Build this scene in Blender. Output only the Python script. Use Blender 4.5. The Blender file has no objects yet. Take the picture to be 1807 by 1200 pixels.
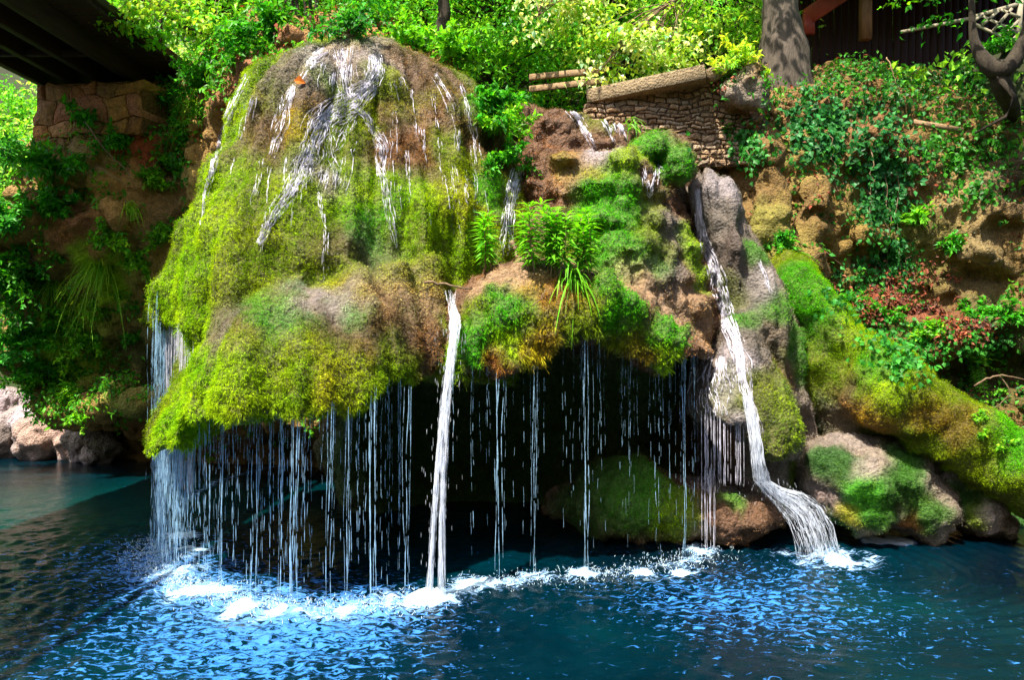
import bpy, math, random
import numpy as np
from mathutils import Vector
from mathutils.bvhtree import BVHTree
random.seed(7)
RNG = np.random.default_rng(11)
SC = bpy.context.scene
COL = SC.collection
F = 1400.0                       # focal length in photo pixels, eye 3 m above the water, looking along +Y

def P(px, py, d):
    return np.array([(px - 903.5) * d / F, d, 3 - (py - 600) * d / F])
def PX(px, d): return (px - 903.5) * d / F
def PZ(py, d): return 3 - (py - 600) * d / F

# ------------------------------------------------------------------ noise
_T = np.random.default_rng(3).random(4096 * 4).astype(np.float32)
def _h(ix, iy, iz):
    return _T[(ix * 1619 + iy * 31337 + iz * 6971) & 16383]
def vnoise(x, y, z):
    x = np.asarray(x, np.float32); y = np.asarray(y, np.float32); z = np.asarray(z, np.float32)
    xi = np.floor(x).astype(np.int32); yi = np.floor(y).astype(np.int32); zi = np.floor(z).astype(np.int32)
    fx = x - xi; fy = y - yi; fz = z - zi
    fx = fx * fx * (3 - 2 * fx); fy = fy * fy * (3 - 2 * fy); fz = fz * fz * (3 - 2 * fz)
    def L(a, b, t): return a + (b - a) * t
    a = L(L(_h(xi, yi, zi), _h(xi + 1, yi, zi), fx), L(_h(xi, yi + 1, zi), _h(xi + 1, yi + 1, zi), fx), fy)
    b = L(L(_h(xi, yi, zi + 1), _h(xi + 1, yi, zi + 1), fx), L(_h(xi, yi + 1, zi + 1), _h(xi + 1, yi + 1, zi + 1), fx), fy)
    return L(a, b, fz) * 2 - 1
def fbm(x, y, z, oct=3, gain=.5):
    s = 0; a = 1; f = 1
    for i in range(oct):
        s = s + a * vnoise(np.asarray(x) * f + 17.3 * i, np.asarray(y) * f + 5.1 * i, np.asarray(z) * f + 9.7 * i); a *= gain; f *= 2.03
    return s
def sstep(a, b, x):
    t = np.clip((x - a) / (b - a), 0, 1); return t * t * (3 - 2 * t)
def smin(a, b, k):
    h = np.clip(.5 + .5 * (b - a) / k, 0, 1); return b + (a - b) * h - k * h * (1 - h)
def smax(a, b, k): return -smin(-a, -b, k)

# ------------------------------------------------------------------ mesh plumbing
def mesh_np(name, V, faces, mat=None, parent=None, smooth=True, col=None, attrs=None, link=True):
    """faces: int array (n,3) or (n,4), or a list of such arrays"""
    if not isinstance(faces, (list, tuple)): faces = [faces]
    faces = [np.asarray(f, np.int32) for f in faces if len(f)]
    me = bpy.data.meshes.new(name)
    V = np.asarray(V, np.float32)
    me.vertices.add(len(V)); me.vertices.foreach_set('co', V.ravel())
    loops = np.concatenate([f.ravel() for f in faces]); tot = np.concatenate([np.full(len(f), f.shape[1], np.int32) for f in faces])
    me.loops.add(len(loops)); me.loops.foreach_set('vertex_index', loops)
    st = np.concatenate([[0], np.cumsum(tot)[:-1]]).astype(np.int32)
    me.polygons.add(len(tot)); me.polygons.foreach_set('loop_start', st); me.polygons.foreach_set('loop_total', tot)
    me.update(calc_edges=True)
    me.polygons.foreach_set('use_smooth', np.full(len(tot), bool(smooth)))
    if col is not None:
        a = me.color_attributes.new('Col', 'FLOAT_COLOR', 'POINT')
        c = np.ones((len(V), 4), np.float32); c[:, :3] = col
        a.data.foreach_set('color', c.ravel())
    for k, v in (attrs or {}).items():
        a = me.attributes.new(k, 'FLOAT', 'POINT'); a.data.foreach_set('value', np.asarray(v, np.float32))
    if mat: me.materials.append(mat)
    o = bpy.data.objects.new(name, me)
    if link: COL.objects.link(o)
    if parent: o.parent = parent
    return o
def tag(o, label, cat, group=None, kind=None):
    if label: o['label'] = label
    if cat: o['category'] = cat
    if group: o['group'] = group
    if kind: o['kind'] = kind
    return o
def empty(name, loc, label, cat, group=None):
    o = bpy.data.objects.new(name, None); COL.objects.link(o); o.location = loc; o.empty_display_size = .2
    return tag(o, label, cat, group)

class MB:
    """collects verts / quads / tris of one mesh object"""
    def __init__(s): s.v = []; s.q = []; s.t = []; s.c = []; s.n = 0
    def add(s, V, q=None, t=None, c=None):
        V = np.asarray(V, np.float32).reshape(-1, 3)
        if q is not None and len(q): s.q.append(np.asarray(q, np.int32).reshape(-1, 4) + s.n)
        if t is not None and len(t): s.t.append(np.asarray(t, np.int32).reshape(-1, 3) + s.n)
        s.v.append(V); cc = np.ones((len(V), 3), np.float32)
        if c is not None: cc[:] = c
        s.c.append(cc); s.n += len(V)
    def build(s, name, mat, parent=None, smooth=True, origin=(0, 0, 0)):
        V = np.concatenate(s.v) - np.asarray(origin, np.float32)
        fs = []
        if s.q: fs.append(np.concatenate(s.q))
        if s.t: fs.append(np.concatenate(s.t))
        o = mesh_np(name, V, fs, mat, parent, smooth, col=np.concatenate(s.c))
        if parent is None: o.location = origin
        return o
def tube(mb, pts, rad, n=7, c=None, wob=0, seed=0, cap=True):
    pts = np.asarray(pts, float); m = len(pts); rad = np.broadcast_to(np.asarray(rad, float), (m,))
    T = np.gradient(pts, axis=0); T /= np.linalg.norm(T, axis=1, keepdims=True) + 1e-9
    up = np.array([.31, .2, .93]); A = np.cross(T, up); A /= np.linalg.norm(A, axis=1, keepdims=True) + 1e-9
    B = np.cross(T, A); th = np.arange(n) * 2 * math.pi / n
    ring = pts[:, None] + rad[:, None, None] * (np.cos(th)[None, :, None] * A[:, None] + np.sin(th)[None, :, None] * B[:, None])
    V = ring.reshape(-1, 3)
    if wob: V = V + (wob * np.stack([vnoise(V[:, 0] * 6 + seed, V[:, 1] * 6, V[:, 2] * 3 + i * 9) for i in range(3)], 1)) * np.repeat(rad, n)[:, None]
    i = np.arange(m - 1)[:, None] * n; j = np.arange(n)[None]; k = (j + 1) % n
    q = np.stack([i + j, i + k, i + n + k, i + n + j], -1).reshape(-1, 4)
    t = []
    if cap:
        V = np.concatenate([V, pts[:1], pts[-1:]]); a = m * n
        t = [[a, (jj + 1) % n, jj] for jj in range(n)] + [[a + 1, (m - 1) * n + jj, (m - 1) * n + (jj + 1) % n] for jj in range(n)]
    mb.add(V, q, t, c)
def box(mb, a, b, w, h, c=None, up=(0, 0, 1), bev=.012):
    """beam from a to b, w wide (sideways), h high (along up), slightly chamfered"""
    a = np.asarray(a, float); b = np.asarray(b, float); T = (b - a) / np.linalg.norm(b - a); up = np.asarray(up, float)
    S = np.cross(T, up); S /= np.linalg.norm(S); U = np.cross(S, T)
    x, y, e = w / 2, h / 2, min(bev, w / 4, h / 4)
    prof = [(-x + e, -y), (x - e, -y), (x, -y + e), (x, y - e), (x - e, y), (-x + e, y), (-x, y - e), (-x, -y + e)]
    V = [p + S * u + U * v for p in (a, b) for u, v in prof]
    q = [[i, (i + 1) % 8, 8 + (i + 1) % 8, 8 + i] for i in range(8)]
    V += [a, b]; t = [[16, (i + 1) % 8, i] for i in range(8)] + [[17, 8 + i, 8 + (i + 1) % 8] for i in range(8)]
    mb.add(V, q, t, c)

def leaves(mb, pos, dirs, nrm, L, W, c, fold=.18, droop=.25):
    """pos,dirs,nrm (n,3); L,W (n); six-vertex pointed leaves, folded along the midrib and drooping to the tip"""
    n = len(pos)
    if n == 0: return
    L = np.broadcast_to(L, (n,))[:, None]; W = np.broadcast_to(W, (n,))[:, None]
    D = dirs / (np.linalg.norm(dirs, axis=1, keepdims=True) + 1e-9)
    S = np.cross(D, nrm); S /= np.linalg.norm(S, axis=1, keepdims=True) + 1e-9
    N = np.cross(S, D)
    mid = pos + D * L * .5
    tip = pos + D * L - N * L * droop
    l = pos + D * L * .42 + S * W * .5 + N * W * fold
    r = pos + D * L * .42 - S * W * .5 + N * W * fold
    V = np.stack([pos, l, tip, r, mid - N * L * droop * .18], 1).reshape(-1, 3)
    b = np.arange(n)[:, None] * 5
    t = np.concatenate([b + [0, 4, 1], b + [1, 4, 2], b + [0, 3, 4], b + [3, 2, 4]], 0)
    mb.add(V, None, t, np.repeat(np.broadcast_to(c, (n, 3)), 5, axis=0))
def blades(pos, dirs, side, L, W):
    """one thin triangle each; returns V, tris"""
    n = len(pos); L = np.broadcast_to(L, (n,))[:, None]; W = np.broadcast_to(W, (n,))[:, None]
    V = np.stack([pos - side * W * .5, pos + side * W * .5, pos + dirs * L], 1).reshape(-1, 3)
    return V, np.arange(3 * n).reshape(-1, 3)
def unit(a): return a / (np.linalg.norm(a, axis=-1, keepdims=True) + 1e-9)
def rnd(n, s=1.): return RNG.normal(0, s, (n, 3))

# ------------------------------------------------------------------ surface nets
def surface(fn, lo, hi, h):
    lo = np.asarray(lo, float); hi = np.asarray(hi, float)
    n = np.ceil((hi - lo) / h).astype(int) + 1
    ax = [np.float32(lo[i] + h * np.arange(n[i])) for i in range(3)]
    v = np.empty(n, np.float32)
    for i0 in range(0, n[0], 24):                      # slabs keep memory low
        X, Y, Z = np.meshgrid(ax[0][i0:i0 + 24], ax[1], ax[2], indexing='ij')
        v[i0:i0 + 24] = fn(X, Y, Z)
    v[0] = v[-1] = 1; v[:, 0] = v[:, -1] = 1; v[:, :, 0] = v[:, :, -1] = 1
    s = v < 0
    c = [s[a:n[0] - 1 + a, b:n[1] - 1 + b, d:n[2] - 1 + d] for a in (0, 1) for b in (0, 1) for d in (0, 1)]
    tot = np.sum(c, axis=0, dtype=np.int8); act = (tot > 0) & (tot < 8)
    ii = np.argwhere(act); idx = -np.ones(act.shape, np.int32); idx[act] = np.arange(len(ii))
    acc = np.zeros((len(ii), 3)); cnt = np.zeros(len(ii))
    cor = [(a, b, d) for a in (0, 1) for b in (0, 1) for d in (0, 1)]
    cv = np.stack([v[ii[:, 0] + a, ii[:, 1] + b, ii[:, 2] + d] for a, b, d in cor], 1)
    for i in range(8):
        for j in range(i + 1, 8):
            if sum(abs(cor[i][k] - cor[j][k]) for k in range(3)) != 1: continue
            m = (cv[:, i] < 0) != (cv[:, j] < 0)
            t = np.where(m, cv[:, i] / np.where(m, cv[:, i] - cv[:, j], 1), 0)[:, None]
            p = np.array(cor[i]) + t * (np.array(cor[j]) - np.array(cor[i]))
            acc += np.where(m[:, None], p, 0); cnt += m
    V = lo + h * (ii + acc / cnt[:, None])
    Q = []
    for a in range(3):
        b, d = [k for k in range(3) if k != a]
        sl0 = [slice(1, n[k] - 1) for k in range(3)]; sl1 = list(sl0); sl0[a] = slice(0, n[a] - 1); sl1[a] = slice(1, n[a])
        A = s[tuple(sl0)]; B = s[tuple(sl1)]
        e = np.argwhere(A != B); off = np.ones(3, int); off[a] = 0
        e = e + off; flip = s[e[:, 0], e[:, 1], e[:, 2]]
        def id_(db, dd):
            k = e.copy(); k[:, b] += db; k[:, d] += dd; return idx[k[:, 0], k[:, 1], k[:, 2]]
        q = np.stack([id_(-1, -1), id_(0, -1), id_(0, 0), id_(-1, 0)], 1)
        if a == 1: flip = ~flip
        q[~flip] = q[~flip][:, ::-1]
        Q.append(q)
    return V, np.concatenate(Q)
def vnormals(V, Q):
    fn = np.cross(V[Q[:, 2]] - V[Q[:, 0]], V[Q[:, 3]] - V[Q[:, 1]])
    N = np.zeros_like(V)
    for k in range(Q.shape[1]): np.add.at(N, Q[:, k], fn)
    return unit(N)

def stack(rows, p=2.3):
    """rows of (z, xl, xr, yfront, cy, yback) -> implicit function of a body made of stacked rounded sections"""
    R = np.array(sorted(rows), float); z = R[:, 0]
    zz = np.linspace(z[0], z[-1], 240)
    def smooth(v):
        w = np.interp(zz, z, v); k = np.ones(9) / 9
        return np.convolve(np.pad(w, 4, mode='edge'), k, 'valid')
    xl, xr, yf, cy, yb = [smooth(R[:, i]) for i in range(1, 6)]
    def f(X, Y, Z):
        g = lambda a: np.interp(Z, zz, a).astype(np.float32)
        l, r, c = g(xl), g(xr), g(cy); cx = (l + r) / 2; rx = (r - l) / 2
        dy = Y - c; ry = np.where(dy < 0, c - g(yf), g(yb) - c)
        q = (np.abs((X - cx) / rx) ** p + np.abs(dy / ry) ** p) ** (1 / p)
        return np.maximum((q - 1) * np.minimum(rx, ry), np.maximum(Z - z[-1], z[0] - Z))
    return f
def pxrows(rows, D, cy, yb):
    return [(PZ(r[0], D if len(r) < 5 else r[4]), PX(r[1], D), PX(r[2], D), r[3], cy, yb) for r in rows]
def ell(c, r):
    c = np.asarray(c, float); r = np.asarray(r, float)
    return lambda X, Y, Z: (np.sqrt(((X - c[0]) / r[0]) ** 2 + ((Y - c[1]) / r[1]) ** 2 + ((Z - c[2]) / r[2]) ** 2) - 1) * r.min()
def caps(a, b, ra, rb, flat=1.):
    a = np.asarray(a, float); b = np.asarray(b, float); d = b - a
    def f(X, Y, Z):
        t = np.clip(((X - a[0]) * d[0] + (Y - a[1]) * d[1] + (Z - a[2]) * d[2]) / (d @ d), 0, 1)
        return np.sqrt((X - a[0] - t * d[0]) ** 2 + ((Y - a[1] - t * d[1]) * flat) ** 2 + (Z - a[2] - t * d[2]) ** 2) - (ra + (rb - ra) * t)
    return f

# ------------------------------------------------------------------ materials
def newmat(name):
    m = bpy.data.materials.new(name); m.use_nodes = True; nt = m.node_tree; nt.nodes.clear()
    o = nt.nodes.new('ShaderNodeOutputMaterial'); return m, nt, o
def nd(nt, t, **kw):
    n = nt.nodes.new(t)
    for k, v in kw.items():
        if k in n.inputs.keys(): n.inputs[k].default_value = v
        else: setattr(n, k, v)
    return n
def noise_node(nt, scale, detail=4, rough=.55, vec=None, coord='Object'):
    n = nd(nt, 'ShaderNodeTexNoise', Scale=scale, Detail=detail, Roughness=rough)
    if vec is None: vec = nd(nt, 'ShaderNodeTexCoord').outputs[coord]
    nt.links.new(vec, n.inputs['Vector']); return n
def ramp(nt, fac, stops):
    r = nd(nt, 'ShaderNodeValToRGB'); e = r.color_ramp.elements
    while len(e) < len(stops): e.new(.5)
    for el, (p, c) in zip(e, stops): el.position = p; el.color = (*c, 1) if len(c) == 3 else c
    nt.links.new(fac, r.inputs[0]); return r
def mixc(nt, a, b, fac, mode='MIX'):
    m = nd(nt, 'ShaderNodeMix', data_type='RGBA', blend_type=mode)
    for s, v in ((m.inputs[0], fac), (m.inputs[6], a), (m.inputs[7], b)):
        if hasattr(v, 'type') and hasattr(v, 'node'): nt.links.new(v, s)
        else: s.default_value = v if not isinstance(v, tuple) else (*v, 1)[:4]
    return m.outputs[2]
def simple_mat(name, a, b, scale=4, rough=.8, bump=.3, stretch=(1, 1, 1), spec=.3, bscale=None, detail=6):
    m, nt, o = newmat(name)
    tc = nd(nt, 'ShaderNodeTexCoord'); mp = nd(nt, 'ShaderNodeMapping'); mp.inputs['Scale'].default_value = stretch
    nt.links.new(tc.outputs['Object'], mp.inputs[0])
    n = noise_node(nt, scale, detail, .6, mp.outputs[0])
    r = ramp(nt, n.outputs[0], [(.3, a), (.7, b)])
    p = nd(nt, 'ShaderNodeBsdfPrincipled', Roughness=rough); p.inputs['Specular IOR Level'].default_value = spec
    nt.links.new(r.outputs[0], p.inputs['Base Color'])
    n2 = noise_node(nt, bscale or scale * 4, 6, .65, mp.outputs[0]); bp = nd(nt, 'ShaderNodeBump', Strength=bump, Distance=.05)
    nt.links.new(n2.outputs[0], bp.inputs['Height']); nt.links.new(bp.outputs[0], p.inputs['Normal'])
    nt.links.new(p.outputs[0], o.inputs[0]); return m
def rock_mat(name, wet=.45):
    """vertex tint of the stone itself, mottled, pitted and damp"""
    m, nt, o = newmat(name)
    at = nd(nt, 'ShaderNodeAttribute', attribute_name='Col')
    n = noise_node(nt, 9, 8, .7); r = ramp(nt, n.outputs[0], [(.25, (.35, .32, .3)), (.5, (1, 1, 1)), (.75, (1.5, 1.42, 1.35))])
    c = mixc(nt, at.outputs[0], r.outputs[0], 1., 'MULTIPLY')
    v = nd(nt, 'ShaderNodeTexVoronoi', Scale=22.); nt.links.new(nd(nt, 'ShaderNodeTexCoord').outputs['Object'], v.inputs['Vector'])
    r2 = ramp(nt, v.outputs[0], [(.0, (.35, .3, .28)), (.35, (1, 1, 1))])
    c = mixc(nt, c, r2.outputs[0], .6, 'MULTIPLY')
    p = nd(nt, 'ShaderNodeBsdfPrincipled', Roughness=wet); p.inputs['Specular IOR Level'].default_value = .3
    nt.links.new(c, p.inputs['Base Color'])
    n2 = noise_node(nt, 30, 8, .75); b1 = nd(nt, 'ShaderNodeBump', Strength=.8, Distance=.05); b1.inputs['Strength'].default_value = 1.; nt.links.new(n2.outputs[0], b1.inputs['Height'])
    b2 = nd(nt, 'ShaderNodeBump', Strength=.6, Distance=.06); nt.links.new(v.outputs[0], b2.inputs['Height']); nt.links.new(b1.outputs[0], b2.inputs['Normal'])
    nt.links.new(b2.outputs[0], p.inputs['Normal']); nt.links.new(p.outputs[0], o.inputs[0]); return m
def leaf_mat(name, transl=.4, rough=.45, spec=.35, boost=1.25):
    m, nt, o = newmat(name)
    at = nd(nt, 'ShaderNodeAttribute', attribute_name='Col')
    p = nd(nt, 'ShaderNodeBsdfPrincipled', Roughness=rough); p.inputs['Specular IOR Level'].default_value = spec
    nt.links.new(at.outputs[0], p.inputs['Base Color'])
    t = nd(nt, 'ShaderNodeBsdfTranslucent'); c = mixc(nt, at.outputs[0], (boost * 1.15, boost * 1.1, boost * .6), 1., 'MULTIPLY'); nt.links.new(c, t.inputs['Color'])
    mx = nd(nt, 'ShaderNodeMixShader'); mx.inputs[0].default_value = transl
    nt.links.new(p.outputs[0], mx.inputs[1]); nt.links.new(t.outputs[0], mx.inputs[2]); nt.links.new(mx.outputs[0], o.inputs[0]); return m
def water_white(name, c, clear=.15, rough=.25, tear=.36):
    m, nt, o = newmat(name)
    p = nd(nt, 'ShaderNodeBsdfPrincipled', Roughness=rough); p.inputs['Base Color'].default_value = (*c, 1); p.inputs['Specular IOR Level'].default_value = .6
    t = nd(nt, 'ShaderNodeBsdfTranslucent'); t.inputs[0].default_value = (*c, 1)
    mx = nd(nt, 'ShaderNodeMixShader'); mx.inputs[0].default_value = .35
    nt.links.new(p.outputs[0], mx.inputs[1]); nt.links.new(t.outputs[0], mx.inputs[2])
    tr = nd(nt, 'ShaderNodeBsdfTransparent'); m2 = nd(nt, 'ShaderNodeMixShader'); m2.inputs[0].default_value = clear
    # the water is torn into aerated and clear lengths
    mp = nd(nt, 'ShaderNodeMapping'); mp.inputs['Scale'].default_value = (26, 26, 5); nt.links.new(nd(nt, 'ShaderNodeTexCoord').outputs['Object'], mp.inputs[0])
    nz = nd(nt, 'ShaderNodeTexNoise', Scale=1., Detail=3., Roughness=.6); nt.links.new(mp.outputs[0], nz.inputs['Vector'])
    mr = nd(nt, 'ShaderNodeMapRange'); mr.inputs[1].default_value = .36; mr.inputs[2].default_value = .64; mr.inputs[3].default_value = max(0, clear - tear); mr.inputs[4].default_value = min(1, clear + tear); nt.links.new(nz.outputs[0], mr.inputs[0]); nt.links.new(mr.outputs[0], m2.inputs[0])
    nt.links.new(mx.outputs[0], m2.inputs[1]); nt.links.new(tr.outputs[0], m2.inputs[2]); nt.links.new(m2.outputs[0], o.inputs[0]); return m

M = dict(
    rock=rock_mat('wet_tufa'), dryrock=rock_mat('dry_limestone', .8),
    moss=leaf_mat('moss', .3, .7, .06, 1.2), leaf=leaf_mat('leaf', .42, .45, .25), dead=leaf_mat('dead_leaf', .2, .7, .2, 1.0),
    bark=simple_mat('bark', (.016, .011, .007), (.06, .045, .028), 9, .9, .8, (1, 1, .25)),
    palebark=simple_mat('pale_bark', (.045, .035, .025), (.13, .10, .075), 7, .85, .6, (1, 1, .3)),
    twig=simple_mat('twig', (.09, .055, .03), (.24, .16, .09), 14, .8, .3),
    beam=simple_mat('old_dark_timber', (.012, .006, .005), (.04, .02, .014), 5, .8, .5, (3, .3, 3)),
    redwood=simple_mat('dark_red_boards', (.022, .003, .003), (.05, .007, .006), 5, .6, .3, (3, 3, .4)),
    redtrim=simple_mat('red_painted_timber', (.30, .035, .025), (.42, .06, .04), 5, .5, .2, (1, 1, .5)),
    wood=simple_mat('weathered_timber', (.20, .12, .06), (.40, .26, .14), 6, .75, .4, (.6, 3, 3)),
    postwood=simple_mat('brown_post_timber', (.14, .055, .025), (.30, .13, .06), 7, .7, .4, (2, 2, .4)),
    greywood=simple_mat('grey_lattice_timber', (.22, .19, .13), (.36, .31, .22), 8, .8, .3),
    metal=simple_mat('grey_metal', (.13, .14, .13), (.22, .23, .22), 8, .5, .1),
    fall=water_white('falling_water', (.50, .78, 1.0), .55), jet=water_white('white_water', (.88, .92, 1.0), .62, .3), rill=water_white('running_water', (.84, .82, .93), .35, .2),
    foam=water_white('splash_foam', (.80, .94, 1.0), .05, .4, .05),
)
# ------------------------------------------------------------------ rock masses
SOLIDS = []          # (object, BVH) of everything plants and water can sit on
def add_solid(o):
    bpy.context.view_layer.update()
    V = np.empty(len(o.data.vertices) * 3, np.float32); o.data.vertices.foreach_get('co', V)
    me = o.data
    b = BVHTree.FromPolygons([tuple(v) for v in (V.reshape(-1, 3) + np.array(o.matrix_world.translation)).tolist()],
                             [tuple(p.vertices) for p in me.polygons])
    SOLIDS.append((o, b)); return b
EYE = Vector((0, 0, 3))
def cast(px, py, only=None, far=80):
    d = Vector(P(px, py, 1.) - np.array(EYE)); d.normalize(); best = None
    for o, b in SOLIDS:
        if only and o.name not in only: continue
        h = b.ray_cast(EYE, d, far)
        if h[0] is not None and (best is None or h[3] < best[2]): best = (np.array(h[0]), np.array(h[1]), h[3])
    return best
def drop(x, y, z0=30., dirz=-1):
    best = None
    for o, b in SOLIDS:
        h = b.ray_cast(Vector((x, y, z0)), Vector((0, 0, dirz)), 60)
        if h[0] is not None and (best is None or h[3] < best[2]): best = (np.array(h[0]), np.array(h[1]), h[3])
    return best

class Zones:
    def __init__(s, base, base_d, base_l, anchors, bvh, warp=.35):
        A = []
        for px, py, r, c, dn, ln in anchors:
            d = Vector(P(px, py, 1.) - np.array(EYE)).normalized(); h = bvh.ray_cast(EYE, d, 60)
            if h[0] is None: continue
            A.append((*h[0], r, *c, dn, ln))
        s.A = np.array(A, np.float32).reshape(-1, 9); s.base = np.array([*base, base_d, base_l], np.float32); s.warp = warp
    def __call__(s, p):
        w = s.warp * np.stack([fbm(p[:, 0] * 2.2 + 31 * i, p[:, 1] * 2.2, p[:, 2] * 2.2 + 7 * i, 3) for i in range(3)], 1)
        q = p + w; num = np.tile(s.base * .12, (len(p), 1)); den = np.full((len(p), 1), .12)
        for a in s.A:
            k = np.exp(-np.minimum((((q - a[:3]) ** 2).sum(1) / a[3] ** 2) ** 1.5, 50))[:, None] * 1.4
            num += k * a[4:]; den += k
        r = num / den
        return r[:, :3], r[:, 3], r[:, 4]

def rock(name, fn, lo, hi, h, mat, parent, base, amp=.05, freq=3., fine=.018, zones=None, zfac=.55, smoothv=True, zstretch=.5, lump=1.):
    V, Q = surface(fn, lo, hi, h)
    N = vnormals(V, Q)
    k = amp * fbm(V[:, 0] * freq, V[:, 1] * freq, V[:, 2] * freq * zstretch, 3) + fine * fbm(V[:, 0] * 13, V[:, 1] * 13, V[:, 2] * 11, 3, .6)
    # pits and knobs of tufa
    k = k + .034 * lump * fbm(V[:, 0] * 7, V[:, 1] * 7, V[:, 2] * 6 * zstretch, 2)
    k = k - .5 * amp * np.maximum(0, fbm(V[:, 0] * 6, V[:, 1] * 6, V[:, 2] * 4.5, 2) - .25)
    V = V + N * k[:, None]
    o = mesh_np(name, V, Q, mat, parent, smoothv, col=np.tile(base, (len(V), 1)))
    b = add_solid(o)
    return o, b, V, Q
def paint(o, V, col):
    c = np.ones((len(V), 4), np.float32); c[:, :3] = col
    o.data.color_attributes['Col'].data.foreach_set('color', c.ravel())
def sample(V, Q, n, face_ok=None):
    """n random points over a quad mesh, area weighted: positions, normals"""
    T = np.concatenate([Q[:, [0, 1, 2]], Q[:, [0, 2, 3]]])
    a, b, c = V[T[:, 0]], V[T[:, 1]], V[T[:, 2]]
    cr = np.cross(b - a, c - a); ar = np.linalg.norm(cr, axis=1)
    N = vnormals(V, Q)
    if face_ok is not None: ar = ar * face_ok((a + b + c) / 3, unit(cr))
    cdf = np.cumsum(ar); i = np.searchsorted(cdf, RNG.random(n) * cdf[-1]); i = np.minimum(i, len(T) - 1)
    u = RNG.random(n); v = RNG.random(n); f = u + v > 1; u[f] = 1 - u[f]; v[f] = 1 - v[f]
    u = u[:, None]; v = v[:, None]
    p = a[i] + u * (b[i] - a[i]) + v * (c[i] - a[i])
    nn = unit(N[T[i, 0]] * (1 - u - v) + N[T[i, 1]] * u + N[T[i, 2]] * v)
    return p, nn
def facing(c, n):                       # keep what could be seen from the viewer's side of the pool (with a wide margin)
    v = unit(np.array([0, 0, 3.]) - c); return ((n * v).sum(1) > -.35).astype(float)
def moss(name, parent, V, Q, zones, n, label=None, wid=.0085, down=.75, lip=None, ls=.48, per=6):
    """moss in small hanging tufts, each a spray of thin blades; where it thins out the crust shows as short curled flakes"""
    p, nn = sample(V, Q, n // per, facing)
    col, dn, ln = zones(p)
    pat = fbm(p[:, 0] * 4.5, p[:, 1] * 4.5, p[:, 2] * 3, 3)
    keep = (RNG.random(len(p)) < np.clip(dn * .95 + .55 * pat, .04, 1)) & (nn[:, 2] > -.75)
    p, nn, col, ln, dn = p[keep], nn[keep], col[keep], ln[keep], dn[keep]; m = len(p)
    cu = fbm(p[:, 0] * 7, p[:, 1] * 7, p[:, 2] * 9 + 40, 2)
    hue = fbm(p[:, 0] * 3 + 9, p[:, 1] * 3, p[:, 2] * 3, 3)[:, None]
    tuft = RNG.normal(0, 1, (m, 1)); crust = np.clip((.85 - dn) / .4, 0, 1)
    c = col * np.exp(.26 * tuft + .26 * hue) * (1 + np.concatenate([.22 * hue, 0 * hue, -.1 * hue], 1))
    td = unit(nn * (.55 + .3 * cu[:, None]) + np.array([0, 0, -1.]) * down * RNG.uniform(.5, 1.3, (m, 1)) + rnd(m, .3)); rise = (.006 + .026 * RNG.random(m) ** 2 + .02 * cu) * (.35 + .65 * np.clip(ln / .05, .3, 1.4))
    L = ls * ln * RNG.uniform(.7, 1.3, m)
    if lip is not None: L = L * (1 + lip(p, nn) * RNG.uniform(0, 1, m) ** 1.5)
    R = lambda a: np.repeat(a, per, axis=0)
    k = m * per; N = R(nn); cr = R(crust)[:, None]
    dirs = unit(R(td) + rnd(k, .42) + .5 * cr * rnd(k, .8)); side = unit(np.cross(dirs, N + rnd(k, .5)))
    pos = R(p) + N * R(rise)[:, None] + rnd(k, .013)
    Lb = R(L) * RNG.uniform(.55, 1.25, k) * (1 - .35 * cr[:, 0]); W = wid * RNG.uniform(.6, 1.5, k) * (1 + 1.1 * cr[:, 0])
    Vb, T = blades(pos, dirs, side, Lb, W)
    cb = R(c) * np.exp(RNG.normal(0, .18, (k, 1)) + cr * RNG.normal(0, .35, (k, 1)))
    c3 = np.repeat(np.clip(cb, .003, .85), 3, axis=0); tipc = np.ones((3, 3)); tipc[:2] = .8; tipc[2] = (1.25, 1.3, 1.)
    c3 = np.clip(c3 * np.tile(tipc, (k, 1)), 0, .9)
    o = mesh_np(name, Vb, T, M['moss'], parent, False, col=c3); o['kind'] = 'stuff'
    if label: o['label'] = label
    return o

LIME = (.26, .46, .004); OLIVE = (.19, .28, .005); GREEN = (.065, .37, .005); DARKG = (.03, .13, .012); BROWN = (.19, .10, .055)
RUST = (.36, .12, .02); GREY = (.19, .162, .135); LAV = (.44, .38, .39); TAN = (.38, .24, .13); YEL = (.46, .40, .015); OCHRE = (.42, .22, .02)

# ---- the great left dome with its lower apron
D1 = 12.3
dome = stack(pxrows([(78, 575, 690, 12.05), (86, 535, 728, 11.9), (104, 500, 755, 11.7), (130, 456, 784, 11.5), (165, 430, 806, 11.3), (220, 404, 836, 11.1), (300, 372, 870, 10.8),
              (380, 340, 890, 10.45), (450, 317, 890, 10.25), (520, 300, 888, 10.15), (575, 292, 888, 10.15), (660, 330, 880, 10.5)], D1, 12.5, 15), 2.15)
lobe = stack([(3.95, -2.5, -.9, 10.2, 12, 14), (3.75, -3.4, -.85, 9.9, 12, 14.2), (3.5, -3.95, -.8, 9.55, 12, 14.4), (3.25, -4.25, -.74, 9.3, 12, 14.5), (2.9, -4.5, -.72, 9.0, 12, 14.5),
              (2.5, -4.7, -.74, 8.85, 12, 14.5), (2.0, -4.88, -.8, 8.75, 12, 14.5), (1.2, -5.12, -.95, 8.7, 12, 14.5)], 2.05)
def lipz(x):
    return np.interp(x, [-5.5, -5.1, -4.4, -4.0, -3.85, -3.3, -2.5, -1.9, -1.62, -1.5, -1.1, -.85, -.6], [1.55, 1.55, 1.62, 1.72, 2.08, 2.13, 2.16, 2.2, 2.46, 2.54, 2.56, 2.8, 3.])
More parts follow.
